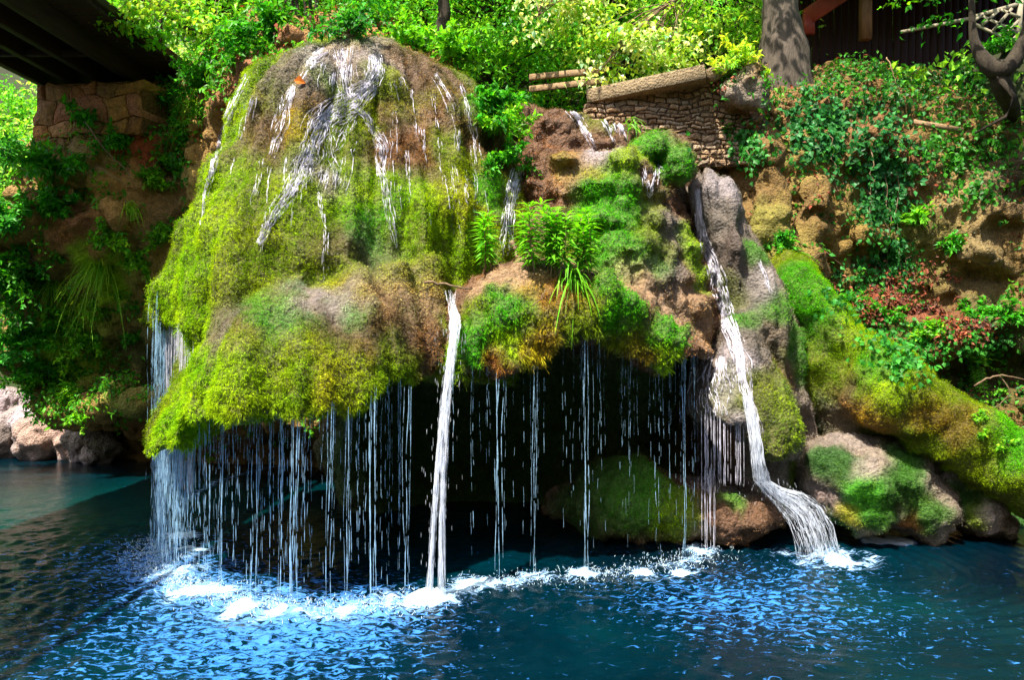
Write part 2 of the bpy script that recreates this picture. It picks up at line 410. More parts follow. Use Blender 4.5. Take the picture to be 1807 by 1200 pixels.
def f_dome(X, Y, Z):
    th = np.arctan2(X + 2.1, 13 - Y)
    fl = (fbm(th * 3.2, Z * .22, 3.1, 3) * .26 + fbm(th * 9, Z * .4, 9.1, 2) * .12 + .11 * np.abs(vnoise(th * 16, Z * .45, 4.)) + .06 * fbm(X * 3, Y * 3, Z * 2.2, 2)) * np.clip((7.75 - Z) / .9, .12, 1)
    step = .07 * vnoise(X * .9, Y * .9, Z * 2.2)
    a = dome(X, Y, Z) - fl - step
    a = np.maximum(a, np.interp(X, [-5.4, -4.75, -4.6, 0], [3.22, 3.22, 2.6, 2.4]).astype(np.float32) + .12 * vnoise(X * 5, Y * 5, 0) - Z)
    th2 = np.arctan2(X + 2.9, 12 - Y)
    b = lobe(X, Y, Z) - .18 * fbm(th2 * 4, Z * .35, 1.7, 3) - .09 * fbm(th2 * 11, Z * .5, 3.7, 2) - .05 * vnoise(X * 3, Y * 3, Z * 3)
    lz = lipz(X).astype(np.float32) + .10 * vnoise(X * 2.6, Y * 2.6, 0) + .09 * vnoise(X * 7, Y * 7, 3)
    hol = ell((-2.4, 12.3, .9), (2.25, 2.9, 1.75))(X, Y, Z)
    b = np.maximum(b, lz - Z)
    r = smin(a, b, .22)
    # dark slot on the left between the upper skirt and the apron
    r = smax(r, -caps(P(346, 485, 11.0), P(338, 585, 10.9), .12, .28)(X, Y, Z), .06)
    # right-hand notch that carries the thick jet
    r = smax(r, -caps(P(800, 515, 10.3), P(800, 590, 9.2), .12, .16)(X, Y, Z), .10)
    return smax(r, -hol, .15)
dome_o = empty('mossy_tufa_dome', P(600, 560, 10.5), 'tall mossy tufa dome on the left, water running down it and dripping from its apron', 'mossy rock')
dome_o.location = (0, 0, 0)
o1, b1, V1, Q1 = rock('rock_body', f_dome, (-6.1, 8.1, .9), (.35, 14.9, 8.0), .042, M['rock'], dome_o, BROWN, .028, 3.2, .02, lump=.55)
z1 = Zones(OLIVE, .85, .055, [
    (420, 200, .7, LIME, 1, .05), (380, 330, .7, LIME, 1, .06), (350, 450, .6, LIME, 1, .07), (320, 520, .5, LIME, 1, .08), (400, 480, .5, OLIVE, 1, .06), (440, 330, .5, OLIVE, .95, .05), (470, 250, .5, BROWN, .75, .045),
    (440, 200, .35, BROWN, .7, .04), (500, 140, .5, GREY, .55, .035), (560, 105, .4, LAV, .5, .03), (640, 100, .5, LAV, .55, .03), (575, 135, .25, LIME, 1, .05), (545, 190, .3, BROWN, .8, .04), (540, 215, .3, YEL, .9, .05), (625, 130, .25, BROWN, .7, .03), (660, 130, .25, OLIVE, .9, .05),
    (740, 130, .5, BROWN, .6, .04), (760, 160, .25, OLIVE, .85, .04), (690, 130, .2, LIME, .9, .04), (480, 170, .25, OLIVE, .9, .04), (700, 170, .35, OLIVE, .75, .035), (790, 190, .5, BROWN, .6, .04), (740, 210, .3, TAN, .55, .035), (770, 250, .25, OLIVE, .85, .04), (700, 220, .2, BROWN, .6, .035), (730, 260, .3, RUST, .8, .05), (700, 260, .3, BROWN, .8, .04), (800, 260, .4, OLIVE, .8, .05), (850, 260, .3, BROWN, .6, .04), (860, 330, .3, GREEN, .8, .05), (830, 180, .25, GREEN, .8, .05),
    (600, 270, .35, OLIVE, .85, .045), (520, 300, .4, OLIVE, .95, .055), (640, 320, .35, LIME, .9, .045), (560, 310, .3, LAV, .6, .03), (500, 400, .5, OLIVE, 1, .055), (540, 370, .4, LIME, 1, .05), (460, 460, .5, OLIVE, 1, .06), (640, 390, .45, GREEN, .95, .04), (620, 350, .3, LIME, .95, .04), (570, 400, .3, OLIVE, .9, .045), (600, 430, .3, BROWN, .8, .04), (690, 420, .3, LIME, .9, .04),
    (760, 370, .6, LIME, 1, .06), (810, 360, .4, YEL, 1, .06), (760, 450, .5, OLIVE, 1, .06), (820, 430, .4, LIME, .95, .05), (650, 460, .35, GREY, .7, .035), (600, 490, .4, OLIVE, .9, .045), (700, 480, .4, LIME, .9, .045), (480, 520, .4, OLIVE, 1, .06), (740, 300, .3, BROWN, .7, .04),
    (420, 560, .35, GREY, .7, .04), (470, 545, .3, GREEN, .9, .05), (540, 530, .4, LAV, .35, .03), (600, 525, .35, LAV, .35, .03), (620, 545, .25, GREEN, .95, .05), (500, 580, .35, GREEN, .8, .045), (450, 590, .35, BROWN, .8, .05), (700, 510, .5, TAN, .25, .035), (740, 530, .35, TAN, .3, .035), (640, 590, .3, BROWN, .85, .05), (700, 570, .35, BROWN, .85, .055), (760, 580, .3, BROWN, .85, .06),  # lavender ledge anchors paint the bright wet sheen into the colour
    (580, 590, .35, BROWN, .85, .05), (540, 620, .35, OLIVE, .95, .06), (620, 640, .35, OLIVE, .95, .065), (690, 650, .35, OLIVE, 1, .08), (740, 620, .3, BROWN, .9, .07), (640, 625, .18, RUST, .5, .04),
    (360, 600, .4, LIME, 1, .07), (330, 680, .5, LIME, 1, .08), (310, 760, .4, LIME, 1, .09), (400, 650, .4, LIME, 1, .07), (380, 700, .4, LIME, 1, .08), (460, 660, .4, LIME, 1, .07), (440, 710, .4, OLIVE, 1, .08), (540, 700, .45, OLIVE, 1, .08), (600, 700, .4, OLIVE, 1, .08), (500, 640, .3, OLIVE, 1, .06), (570, 660, .3, YEL, 1, .07),
], b1, .22)
c, dn, _ = z1(V1); paint(o1, V1, np.clip(c * .45 + np.array([.10, .055, .03]) * .55, 0, 1))
def lip1(p, n):
    return 2.4 * np.exp(-np.maximum(0, p[:, 2] - lipz(p[:, 0])) / .12) * sstep(-5.2, -3.9, p[:, 0]) * (p[:, 1] < 12.4) + 1.6 * np.exp(-np.abs(p[:, 2] - 3.25) / .1) * (p[:, 0] < -4.5)
moss('moss', dome_o, V1, Q1, z1, 1250000, lip=lip1, ls=.33)

# ---- the middle terrace: two tiers, a flat shelf and a hanging curtain of moss over the cave
D2 = 12.1
terr = stack(pxrows([(176, 965, 1050, 12.9), (184, 945, 1075, 12.7), (200, 936, 1092, 12.6), (232, 926, 1122, 12.5), (262, 918, 1140, 12.4), (272, 915, 1160, 12.0), (285, 912, 1185, 11.7), (305, 908, 1205, 11.55),
              (370, 900, 1228, 11.35), (440, 893, 1248, 11.1), (500, 885, 1272, 11.0), (560, 882, 1285, 11.0), (640, 882, 1290, 11.2), (760, 882, 1290, 11.6)], D2, 13.4, 15.2), 2.3)
def shelf_top(x): return np.interp(x, [-.9, -.6, -.2, .3, .9, 1.5, 2.2, 2.7, 3.1], [3.35, 3.55, 3.82, 3.95, 3.92, 3.68, 3.28, 2.98, 2.85])
def shelf_lip(x): return np.interp(x, [-.9, -.72, -.5, -.36, -.25, -.14, -.03, .1, .28, .42, .55, .8, 1.2, 1.5, 1.75, 1.95, 2.1, 2.3, 2.6, 3.], [2.5, 2.35, 2.62, 2.82, 2.5, 2.5, 2.86, 2.84, 2.66, 2.84, 3.02, 3.1, 3.04, 2.86, 2.66, 2.56, 2.8, 2.78, 2.85, 2.85])
def shelf_front(x): return np.interp(x, [-1., -.75, -.2, .5, 1.2, 2.0, 2.5, 2.9, 3.2], [10.4, 10.0, 9.75, 9.8, 10.05, 10.35, 10.7, 11.25, 12.2])
def f_shelf(X, Y, Z):
    t = shelf_top(X).astype(np.float32) + .05 * vnoise(X * 2, Y * 2, 0); l = shelf_lip(X).astype(np.float32) + .05 * vnoise(X * 5, Y * 5, 3)
    fr = shelf_front(X).astype(np.float32) + .16 * fbm(X * 2.4, Z * .9, 4.4, 2)
    rise = np.clip((Y - fr) / 1.4, 0, 1) * .22                     # the shelf climbs a little to the back
    bul = np.clip((t - Z) / 1.0, 0, 1); fr = fr + .42 * (1 - np.sqrt(np.clip(1 - (1 - bul) ** 2, 0, 1))) + .30 * np.clip(bul - .45, 0, 1)
    q = smax(smax(fr - Y, Z - t - rise, .22), l - Z + np.clip(Y - fr - .5, 0, 1) * .25, .1)
    return np.maximum(q, np.maximum(Y - 14, np.abs(X - 1.05) - 1.95))
core = stack([(-1.6, -3.6, 4.6, 13.1, 15.5, 18), (.2, -3.6, 4.4, 13.3, 15.5, 18), (1.5, -3.4, 4.3, 13.6, 15.5, 18), (3., -3.2, 4.2, 13.3, 15.5, 18), (5.5, -2.6, 3.6, 13.4, 15.5, 18), (6.7, -2.2, 3.1, 14., 15.5, 18), (7.1, -1.8, 2.6, 14.6, 15.5, 18)], 2.6)
bumpsM2 = [ell(P(1093, 287, 11.6), (.28, .3, .2)), ell(P(1150, 258, 12.2), (.34, .35, .24)), ell(P(1195, 285, 12.2), (.24, .4, .36)), ell(P(1185, 262, 12.6), (.25, .3, .22)), ell(P(1125, 272, 12.), (.2, .25, .13)), ell(P(995, 283, 11.7), (.22, .25, .12))]
bumpsF = [ell(P(838, 605, 9.95), (.27, .2, .36)), ell(P(905, 540, 10.0), (.32, .22, .30)), ell(P(1090, 535, 10.15), (.38, .2, .26)), ell(P(1160, 595, 10.45), (.40, .2, .28)), ell(P(955, 575, 9.95), (.3, .2, .25)), ell(P(900, 625, 9.95), (.14, .16, .2))]
def f_terr(X, Y, Z):
    th = np.arctan2(X - 1.5, 14 - Y)
    a = terr(X, Y, Z) - .10 * fbm(th * 5, Z * .5, 2.2, 3) - .11 * fbm(X * 1.8, Y * 1.8, Z * 3.4, 3)
    a = np.maximum(a, 3.0 - Z)
    # small rimstone steps
    a = a - .11 * np.abs(((Z * 2.3 + .6 * vnoise(X * .9, Y * .9, 1.)) % 1) - .5)
    for b in bumpsM2: a = smin(a, b(X, Y, Z) - .03 * vnoise(X * 7, Y * 7, Z * 7), .06)
    s = f_shelf(X, Y, Z)
    for b in bumpsF: s = smin(s, b(X, Y, Z) - .10 * fbm(X * 4, Y * 4, Z * 3, 2), .16)
    r = smin(a, s - .03 * vnoise(X * 4, Y * 4, Z * 4), .18)
    c = core(X, Y, Z) - .30 * fbm(X * .9, Y * .9, Z * .9, 3)
    c = smax(c, -ell((-.4, 13.2, 1.3), (2.6, 2.1, 1.9))(X, Y, Z), .3)
    # damp ledge at the foot of the cave
    led = ell((2.35, 12.55, .35), (1.75, 1.05, .48))(X, Y, Z); led = smin(led, ell(P(1110, 880, 12.2), (.85, .8, .62))(X, Y, Z), .15)
    led = smin(led, ell((3.0, 12.0, .42), (1.05, .75, .34))(X, Y, Z), .2) - .06 * fbm(X * 2.5, Y * 2.5, Z * 3, 2)
    return smin(smin(r, c, .15), led, .12)
terr_o = empty('tufa_terrace', (0, 0, 0), 'stepped tufa terrace with a flat shelf and a hanging moss curtain over the dark cave', 'mossy rock')
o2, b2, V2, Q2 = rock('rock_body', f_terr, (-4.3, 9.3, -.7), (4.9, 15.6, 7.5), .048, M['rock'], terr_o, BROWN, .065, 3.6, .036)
z2 = Zones(BROWN, .6, .04, [
    (1000, 200, .4, BROWN, .5, .03), (985, 185, .3, TAN, .4, .03), (960, 240, .4, BROWN, .6, .035), (1045, 215, .25, OLIVE, .85, .04), (1040, 245, .3, BROWN, .6, .03), (930, 300, .35, BROWN, .7, .035), (1060, 268, .3, LAV, .25, .03), (1000, 275, .3, OCHRE, .6, .03), (995, 283, .18, OLIVE, .95, .04), (1010, 300, .35, TAN, .4, .03), (950, 320, .35, BROWN, .6, .035),
    (1093, 285, .25, LIME, 1, .05), (1070, 330, .38, GREEN, 1, .06), (1060, 370, .4, GREEN, 1, .06), (1090, 400, .42, GREEN, 1, .06), (1085, 445, .38, GREEN, 1, .055), (1055, 420, .3, GREEN, 1, .055), (1050, 305, .12, YEL, 1, .05), (1110, 350, .25, GREEN, 1, .06),
    (1150, 255, .3, GREEN, 1, .05), (1195, 285, .3, GREEN, 1, .05), (1130, 270, .2, LIME, 1, .05), (1150, 320, .3, BROWN, .55, .035), (1190, 350, .3, BROWN, .5, .035), (1150, 350, .25, OLIVE, .7, .04), (1190, 400, .35, GREY, .45, .03), (1160, 430, .3, OLIVE, .6, .035), (1220, 420, .25, LIME, .95, .05), (1235, 470, .25, LIME, .95, .05), (1180, 490, .4, GREY, .35, .03), (1150, 470, .2, GREEN, .6, .035), (1225, 540, .35, TAN, .45, .04), (1240, 590, .35, TAN, .3, .03), (1260, 560, .2, BROWN, .5, .035),
    (960, 400, .4, BROWN, .6, .035), (1000, 440, .4, OLIVE, .7, .04), (920, 420, .3, BROWN, .6, .035), (900, 460, .35, TAN, .08, .02), (950, 470, .35, TAN, .05, .02), (1040, 475, .35, TAN, .05, .02), (830, 490, .3, TAN, .10, .02), (870, 480, .3, TAN, .08, .02), (1120, 495, .3, TAN, .1, .02), (1170, 530, .3, TAN, .15, .03),
    (838, 590, .3, GREEN, 1, .08), (838, 625, .25, GREEN, 1, .09), (905, 530, .3, GREEN, 1, .08), (890, 560, .22, GREEN, 1, .08), (1090, 525, .3, GREEN, 1, .08), (1100, 550, .22, GREEN, 1, .07), (1180, 590, .28, GREEN, 1, .09), (1170, 630, .2, LIME, 1, .1), (950, 510, .2, OCHRE, .9, .05), (840, 540, .25, OLIVE, .95, .06), (930, 570, .22, OLIVE, 1, .08), (960, 590, .22, OCHRE, 1, .09), (1000, 570, .25, OLIVE, 1, .09), (985, 530, .2, RUST, .8, .06), (1040, 560, .25, OLIVE, 1, .09), (1060, 600, .22, OLIVE, 1, .1), (940, 620, .2, YEL, 1, .1), (1110, 590, .25, OLIVE, 1, .09), (1130, 610, .2, OCHRE, 1, .09), (875, 640, .15, RUST, .9, .07), (890, 600, .2, LIME, 1, .09), (1040, 520, .2, OCHRE, .95, .06), (800, 640, .2, LIME, 1, .09),
    (880, 720, 1.2, DARKG, .5, .03), (700, 800, 1.2, DARKG, .5, .03), (1000, 720, 1.2, DARKG, .5, .03), (1150, 720, 1., DARKG, .6, .03), (1240, 760, .4, OCHRE, .5, .035), (1220, 720, .3, RUST, .5, .035), (1110, 850, .5, GREEN, 1, .03), (1010, 890, .5, DARKG, .9, .03), (1150, 850, .3, GREEN, 1, .03), (1050, 860, .5, DARKG, .9, .03), (1190, 890, .35, LIME, 1, .06), (1230, 840, .4, OCHRE, .15, .02), (1300, 870, .5, GREY, .12, .02), (1260, 900, .3, BROWN, .15, .02), (1340, 895, .3, BROWN, .3, .02), (1290, 885, .2, GREEN, .6, .03), (900, 860, 1., DARKG, .6, .03),  # dark green anchors put some of the cave's shade into its moss colour
], b2, .15)
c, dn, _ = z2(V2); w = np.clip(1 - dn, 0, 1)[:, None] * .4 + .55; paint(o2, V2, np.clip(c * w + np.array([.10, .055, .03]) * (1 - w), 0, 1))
def lip2(p, n): return 3.0 * np.exp(-np.abs(p[:, 2] - shelf_lip(p[:, 0])) / .12) * (p[:, 1] < 11.4) * (p[:, 1] < shelf_front(p[:, 0]) + .9)
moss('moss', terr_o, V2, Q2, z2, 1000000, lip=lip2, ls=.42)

# ---- grey wet buttress to the right, with a lower mossy lobe
butt = stack(pxrows([(302, 1238, 1290, 12.5), (310, 1228, 1318, 12.3), (330, 1222, 1332, 12.1), (380, 1226, 1342, 11.95), (440, 1238, 1362, 11.8), (500, 1252, 1395, 11.7), (570, 1262, 1425, 11.6), (650, 1262, 1442, 11.6), (720, 1262, 1450, 11.65), (800, 1270, 1450, 11.8), (905, 1280, 1440, 12.0)], 12.3, 13.2, 14.6), 2.3)
lobe3 = stack(pxrows([(560, 1300, 1325, 11.5), (585, 1288, 1348, 11.35), (620, 1275, 1375, 11.2), (660, 1262, 1402, 11.1), (700, 1248, 1422, 11.0), (740, 1240, 1434, 10.95), (780, 1240, 1436, 10.95), (830, 1245, 1430, 11.0)], 11.3, 12.2, 13.2), 2.4)
def f_butt(X, Y, Z):
    th = np.arctan2(X - 3.7, 14 - Y)
    a = butt(X, Y, Z) - .13 * fbm(th * 6, Z * .35, 5.5, 3) - .05 * fbm(X * 2, Y * 2, Z * 2.5, 2)
    a = smax(a, -caps(P(1302, 330, 11.6), P(1345, 560, 11.3), .05, .10)(X, Y, Z), .1)
    b = lobe3(X, Y, Z) - .06 * fbm(X * 2.5, Y * 2.5, Z * 1.5, 3)
    b = np.maximum(b, np.interp(X, [2.5, 3.25, 3.42, 3.6, 4.4], [1.95, 1.78, 1.5, 1.36, 1.28]).astype(np.float32) + .08 * vnoise(X * 6, Y * 6, 0) - Z)
    return smin(a, b, .08)
butt_o = empty('wet_rock_buttress', (0, 0, 0), 'grey wet rock buttress right of the terrace, split by the narrow cascade', 'rock')
o3, b3, V3, Q3 = rock('rock_body', f_butt, (2.2, 10.5, -.5), (5.2, 14.7, 5.8), .05, M['rock'], butt_o, GREY, .035, 3., .016)
z3 = Zones((.20, .16, .13), .35, .03, [
    (1270, 330, .3, LAV, .05, .02), (1310, 340, .25, LAV, .05, .02), (1260, 380, .3, GREY, .1, .02), (1290, 440, .3, (.16, .12, .10), .15, .02), (1320, 520, .3, GREY, .1, .02), (1350, 500, .2, (.36, .32, .30), .0, .02), (1370, 540, .25, GREEN, .9, .03), (1400, 600, .25, GREEN, .9, .03), (1340, 440, .2, GREEN, .8, .03), (1360, 600, .25, (.24, .18, .12), .2, .02), (1390, 660, .25, BROWN, .3, .02), (1420, 650, .25, GREEN, .9, .03), (1430, 700, .25, GREEN, .8, .03),
    (1290, 520, .25, OLIVE, .9, .04), (1310, 560, .2, GREEN, .9, .04), (1330, 600, .25, GREY, .2, .02), (1370, 650, .25, OLIVE, .9, .035), (1350, 700, .3, OLIVE, .95, .035), (1390, 720, .3, LIME, .95, .035), (1410, 760, .25, LIME, 1, .05), (1380, 790, .25, OLIVE, 1, .05), (1290, 680, .25, (.34, .33, .26), .15, .03), (1265, 700, .25, (.34, .33, .22), .3, .04), (1310, 640, .2, LAV, .05, .02), (1280, 630, .2, LAV, .05, .02), (1320, 740, .15, LAV, .1, .02), (1270, 770, .3, RUST, .3, .03), (1400, 850, .3, OLIVE, .8, .04)], b3, .12)
z3.A[:, 4:7] *= .8; c, dn, _ = z3(V3); w = np.clip(1 - dn, 0, 1)[:, None] * .6 + .35; paint(o3, V3, np.clip(c * w + np.array([.09, .06, .03]) * (1 - w), 0, 1))
moss('moss', butt_o, V3, Q3, z3, 220000, lip=lambda p, n: 2. * np.exp(-np.abs(p[:, 2] - 1.35) / .1) * (p[:, 1] < 12.4))

# ---- sloping mossy ridge like a fallen trunk
def f_ridge(X, Y, Z):
    a = caps(P(1400, 500, 12.9), P(1560, 690, 12.0), .34, .52, .8)(X, Y, Z)
    a = smin(a, caps(P(1560, 690, 12.0), P(1880, 880, 11.5), .52, .50, .8)(X, Y, Z), .5)
    a = smin(a, caps(P(1385, 462, 13.2), P(1480, 700, 12.6), .2, .5)(X, Y, Z), .35)
    a = smin(a, caps(P(1440, 640, 12.4), P(1500, 760, 12.5), .36, .4)(X, Y, Z), .15)
    t = X + Z * .9
    return a - .07 * fbm(t * .5, Y * 2.5, (Z - X * .6) * 2.2, 3) - .035 * fbm(X * 3, Y * 3, Z * 3, 2)
ridge_o = empty('mossy_rock_ridge', (0, 0, 0), 'mossy rock ridge sloping down to the right like a fallen trunk', 'mossy rock')
o4, b4, V4, Q4 = rock('rock_body', f_ridge, (3.4, 10.4, -.2), (9.2, 14.2, 5.), .05, M['rock'], ridge_o, BROWN, .022, 3., .016, zstretch=1, lump=.4)
z4 = Zones(OLIVE, .85, .032, [(1400, 500, .35, GREEN, 1, .03), (1440, 550, .35, GREEN, 1, .035), (1500, 600, .35, LIME, 1, .03), (1480, 640, .35, OLIVE, 1, .03), (1560, 640, .3, GREEN, 1, .03), (1550, 690, .35, LIME, .95, .03), (1640, 680, .35, OLIVE, .9, .03), (1640, 730, .3, (.26, .17, .02), .8, .03), (1700, 750, .3, (.26, .17, .02), .7, .025), (1740, 790, .3, OLIVE, .9, .03), (1720, 710, .25, GREEN, 1, .04), (1790, 780, .35, GREEN, 1, .04), (1500, 690, .3, BROWN, .5, .03), (1480, 740, .3, GREY, .3, .03), (1530, 740, .3, OCHRE, .5, .03), (1450, 600, .25, DARKG, .8, .03), (1420, 570, .2, DARKG, .8, .03)], b4, .15)
c, dn, _ = z4(V4); paint(o4, V4, c * .5 + np.array([.10, .06, .025]) * .5)
moss('moss', ridge_o, V4, Q4, z4, 340000, down=.4, ls=.4)

# ---- boulders
def boulder(name, label, parts, h, base, zones=None, nmoss=0, cat='boulder', amp=.05, group=None, mat='dryrock', down=.4):
    A = np.array([p[0] for p in parts]); R = np.array([p[1] for p in parts])
    lo = (A - R).min(0) - .25; hi = (A + R).max(0) + .25
    E = [ell(a, r) for a, r in parts]
    def f(X, Y, Z):
        v = E[0](X, Y, Z)
        for e in E[1:]: v = smin(v, e(X, Y, Z), .1)
        w = vnoise(X * 1.7 + A[0, 0] * 3, Y * 1.7, Z * 2.1); cells = np.abs(((X * .8 - Z * 1.1 + .5 * w) * 1.6) % 1 - .5)
        return v - .16 * w * R.min() - .10 * R.min() * cells - .05 * fbm(X * 4, Y * 4, Z * 5, 2)
    root = empty(name, (0, 0, 0), label, cat, group)
    o, b, V, Q = rock('rock_body', f, lo, hi, h, M[mat], root, base, amp, 4, .02, zstretch=1)
    if zones:
        z = Zones(*zones, b, .12); z.A[:, 4:7] *= .82; c, dn, _ = z(V); paint(o, V, c)
        if nmoss: moss('moss', root, V, Q, z, int(nmoss * 1.6), down=down, ls=.34)
    return root
PALE = (.60, .47, .42); 
boulder('boulder', 'mossy grey boulder with bright green patches at the foot of the sloping ridge', [(P(1500, 840, 12.0), (.75, .8, .62)), (P(1560, 850, 12.1), (.62, .7, .7)), (P(1520, 900, 11.6), (.42, .4, .42)), (P(1620, 900, 12.), (.5, .6, .42))], .045, GREY,
        ((.22, .17, .13), .35, .03, [(1500, 775, .25, (.32, .26, .22), .1, .02), (1540, 800, .25, (.36, .28, .22), .15, .02), (1530, 830, .15, (.42, .33, .28), .0, .02), (1470, 860, .2, (.28, .2, .18), .0, .02), (1480, 820, .25, DARKG, .8, .03), (1580, 810, .3, (.05, .2, .008), .8, .03), (1530, 870, .25, GREEN, .9, .03), (1450, 800, .2, DARKG, .7, .03), (1500, 895, .15, YEL, 1, .04), (1480, 920, .2, DARKG, .9, .03), (1550, 900, .2, (.05, .2, .008), .9, .03), (1600, 850, .3, (.05, .2, .008), .75, .03), (1600, 920, .15, RUST, 0, .02), (1640, 900, .3, (.05, .18, .008), .7, .03), (1640, 860, .15, (.4, .32, .25), .1, .02), (1660, 930, .1, PALE, 0, .02)]), 60000)
boulder('boulder', 'pale topped limestone boulder beside the mossy boulder at the right bank', [(P(1670, 850, 12.4), (.5, .6, .48)), (P(1715, 890, 12.2), (.5, .6, .42)), (P(1750, 925, 12.3), (.3, .5, .22))], .045, GREY,
        ((.20, .15, .10), .3, .03, [(1660, 820, .2, (.55, .46, .40), 0, .02), (1700, 830, .2, (.50, .42, .38), 0, .02), (1690, 870, .25, DARKG, .8, .03), (1720, 900, .2, OLIVE, .6, .03), (1740, 900, .15, PALE, 0, .02), (1760, 925, .12, PALE, 0, .02)]), 26000)
boulder('boulder', 'low stone with a dark moss top under the thick ridge at far right', [(P(1800, 930, 13.2), (.9, .7, .4))], .06, (.10, .07, .05), ((.10, .07, .045), .4, .03, [(1790, 920, .5, DARKG, .5, .03)]), 8000)
ZP = lambda L: ((.34, .27, .25), .05, .03, L)
boulder('boulder', 'large pinkish limestone boulder lying at the water edge on the left shore', [(P(75, 772, 20.2), (.75, .7, .62)), (P(128, 777, 20.0), (.45, .5, .55))], .06, PALE, ZP([(60, 770, .4, (.55, .36, .28), 0, .02), (100, 780, .3, (.62, .40, .32), 0, .02)]))
boulder('boulder', 'tilted pale slab of rock at the top of the left shore heap', [(P(88, 728, 20.8), (.6, .55, .34)), (P(50, 742, 20.6), (.62, .55, .36))], .06, PALE, ZP([(60, 735, .5, (.62, .52, .56), 0, .02)]))
boulder('boulder', 'dark creviced pale rock cut by the photo edge on the left shore', [(P(8, 715, 21.2), (.75, .7, .5)), (P(0, 778, 20.4), (.62, .6, .7))], .06, PALE, ZP([(10, 715, .5, (.50, .40, .42), 0, .02), (5, 790, .4, (.20, .16, .14), 0, .02)]))
boulder('boulder', 'rugged brown and white rock between the pink boulder and the dark hollow', [(P(152, 775, 19.8), (.5, .6, .55)), (P(182, 790, 19.4), (.35, .4, .4))], .055, PALE, ZP([(130, 770, .3, (.50, .40, .33), 0, .02), (165, 785, .3, (.14, .12, .05), .4, .03)]))
boulder('boulder', 'small pale stone in the shallows below the rugged left rock', [(P(157, 802, 19.1), (.19, .2, .2))], .04, PALE, ZP([(155, 796, .2, (.62, .48, .40), 0, .02)]))
# ------------------------------------------------------------------ cliffs, terrain, pool
def tab(v, t): t = np.array(t); return np.interp(v, t[:, 0], t[:, 1]).astype(np.float32)
def f_rcliff(X, Y, Z):
    y = tab(Z, [(-1, 13.0), (.3, 13.3), (1.2, 14.0), (2.2, 14.5), (2.9, 13.9), (3.3, 14.0), (3.75, 14.9), (4.2, 15.3), (5, 15.2), (6, 15.4), (7, 15.5), (7.8, 15.9), (8.8, 17.2), (9.4, 18.5)])
    y = y + .35 * fbm(X * .55, Z * .55, 2.2, 3) - .42 * (np.abs(fbm(X * 1.0, Y * 1.0, Z * 1.5, 3)) - .35) + .45 * np.clip(X - 8, 0, 5) * -.5 * np.clip(3 - Z, 0, 1)
    xl = tab(Z, [(-1, 3.6), (4, 4.0), (5.5, 4.35), (6.6, 4.4), (7.6, 4.25), (9, 4.2)])
    f = smax(y - Y, xl - X + .12 * vnoise(Y * 1.5, Z * 1.5, 0), .5)
    f = smax(f, Z - 8.75 - .12 * np.clip(X - 5, 0, 6) - .25 * vnoise(X * .8, Y * .8, 0), .3)
    f = smin(f, caps(P(1345, 262, 14.2), P(1365, 440, 13.8), .22, .36)(X, Y, Z), .25)
    f = smin(f, caps(P(1440, 330, 14.9), P(1410, 470, 14.2), .2, .4)(X, Y, Z), .25)
    f = smin(f, caps(P(1310, 150, 15.3), P(1330, 190, 15.2), .45, .35)(X, Y, Z), .25)
    for p, r in (((1290, 290, 14.2), (.5, .9, .42)), ((1310, 195, 15.0), (.3, .5, .16)), ((1470, 400, 14.6), (.5, .5, .35)), ((1770, 655, 13.9), (.9, 1.0, .5)), ((1790, 400, 14.6), (.4, .7, .35)), ((1650, 160, 15.4), (.3, .5, .14)), ((1735, 170, 15.4), (.3, .6, .22))):
        f = smax(f, -ell(P(*p), r)(X, Y, Z), .15)
    return f - .10 * fbm(X * 2.2, Y * 2.2, Z * 2.6, 3)
rc = bpy.data.objects.new('cliff', None); COL.objects.link(rc); tag(rc, None, None, kind='structure')
oR, bR, VR, QR = rock('cliff_face', f_rcliff, (3.4, 12.4, -1.0), (13.2, 19.2, 10.2), .075, M['dryrock'], rc, OCHRE, .17, 2.2, .03, zstretch=1)
oR.name = 'rock_face'
zR = Zones((.20, .12, .035), .42, .035, [(1400, 300, .5, (.38, .27, .07), .4, .03), (1350, 400, .5, (.24, .25, .04), .7, .035), (1390, 200, .5, (.36, .20, .07), .2, .03), (1500, 200, .7, (.30, .14, .05), .2, .03), (1520, 450, .7, (.34, .22, .05), .4, .03), (1700, 250, .8, (.30, .20, .05), .4, .03), (1690, 330, .6, (.42, .31, .12), .2, .03), (1600, 300, .6, (.26, .10, .04), .2, .03), (1780, 300, .7, (.14, .10, .05), .4, .03),
    (1480, 520, .6, (.10, .14, .02), .8, .04), (1600, 450, .6, (.22, .20, .04), .6, .03), (1650, 560, .6, (.30, .09, .04), .1, .02), (1750, 450, .6, (.30, .22, .09), .3, .03), (1760, 600, .8, (.08, .10, .02), .6, .04), (1380, 420, .6, (.36, .28, .06), .4, .03), (1480, 330, .5, (.34, .24, .06), .3, .03), (1290, 140, .4, (.50, .38, .26), .3, .03), (1330, 180, .3, (.40, .33, .26), .1, .02), (1560, 600, .5, (.12, .14, .02), .8, .04), (1700, 640, .6, (.10, .09, .03), .5, .04)], bR, .3)
zR.A[:, 4:7] *= .78; c, dn, _ = zR(VR); paint(oR, VR, c)
m_ = moss('moss', rc, VR, QR, zR, 130000, down=.5, wid=.014)

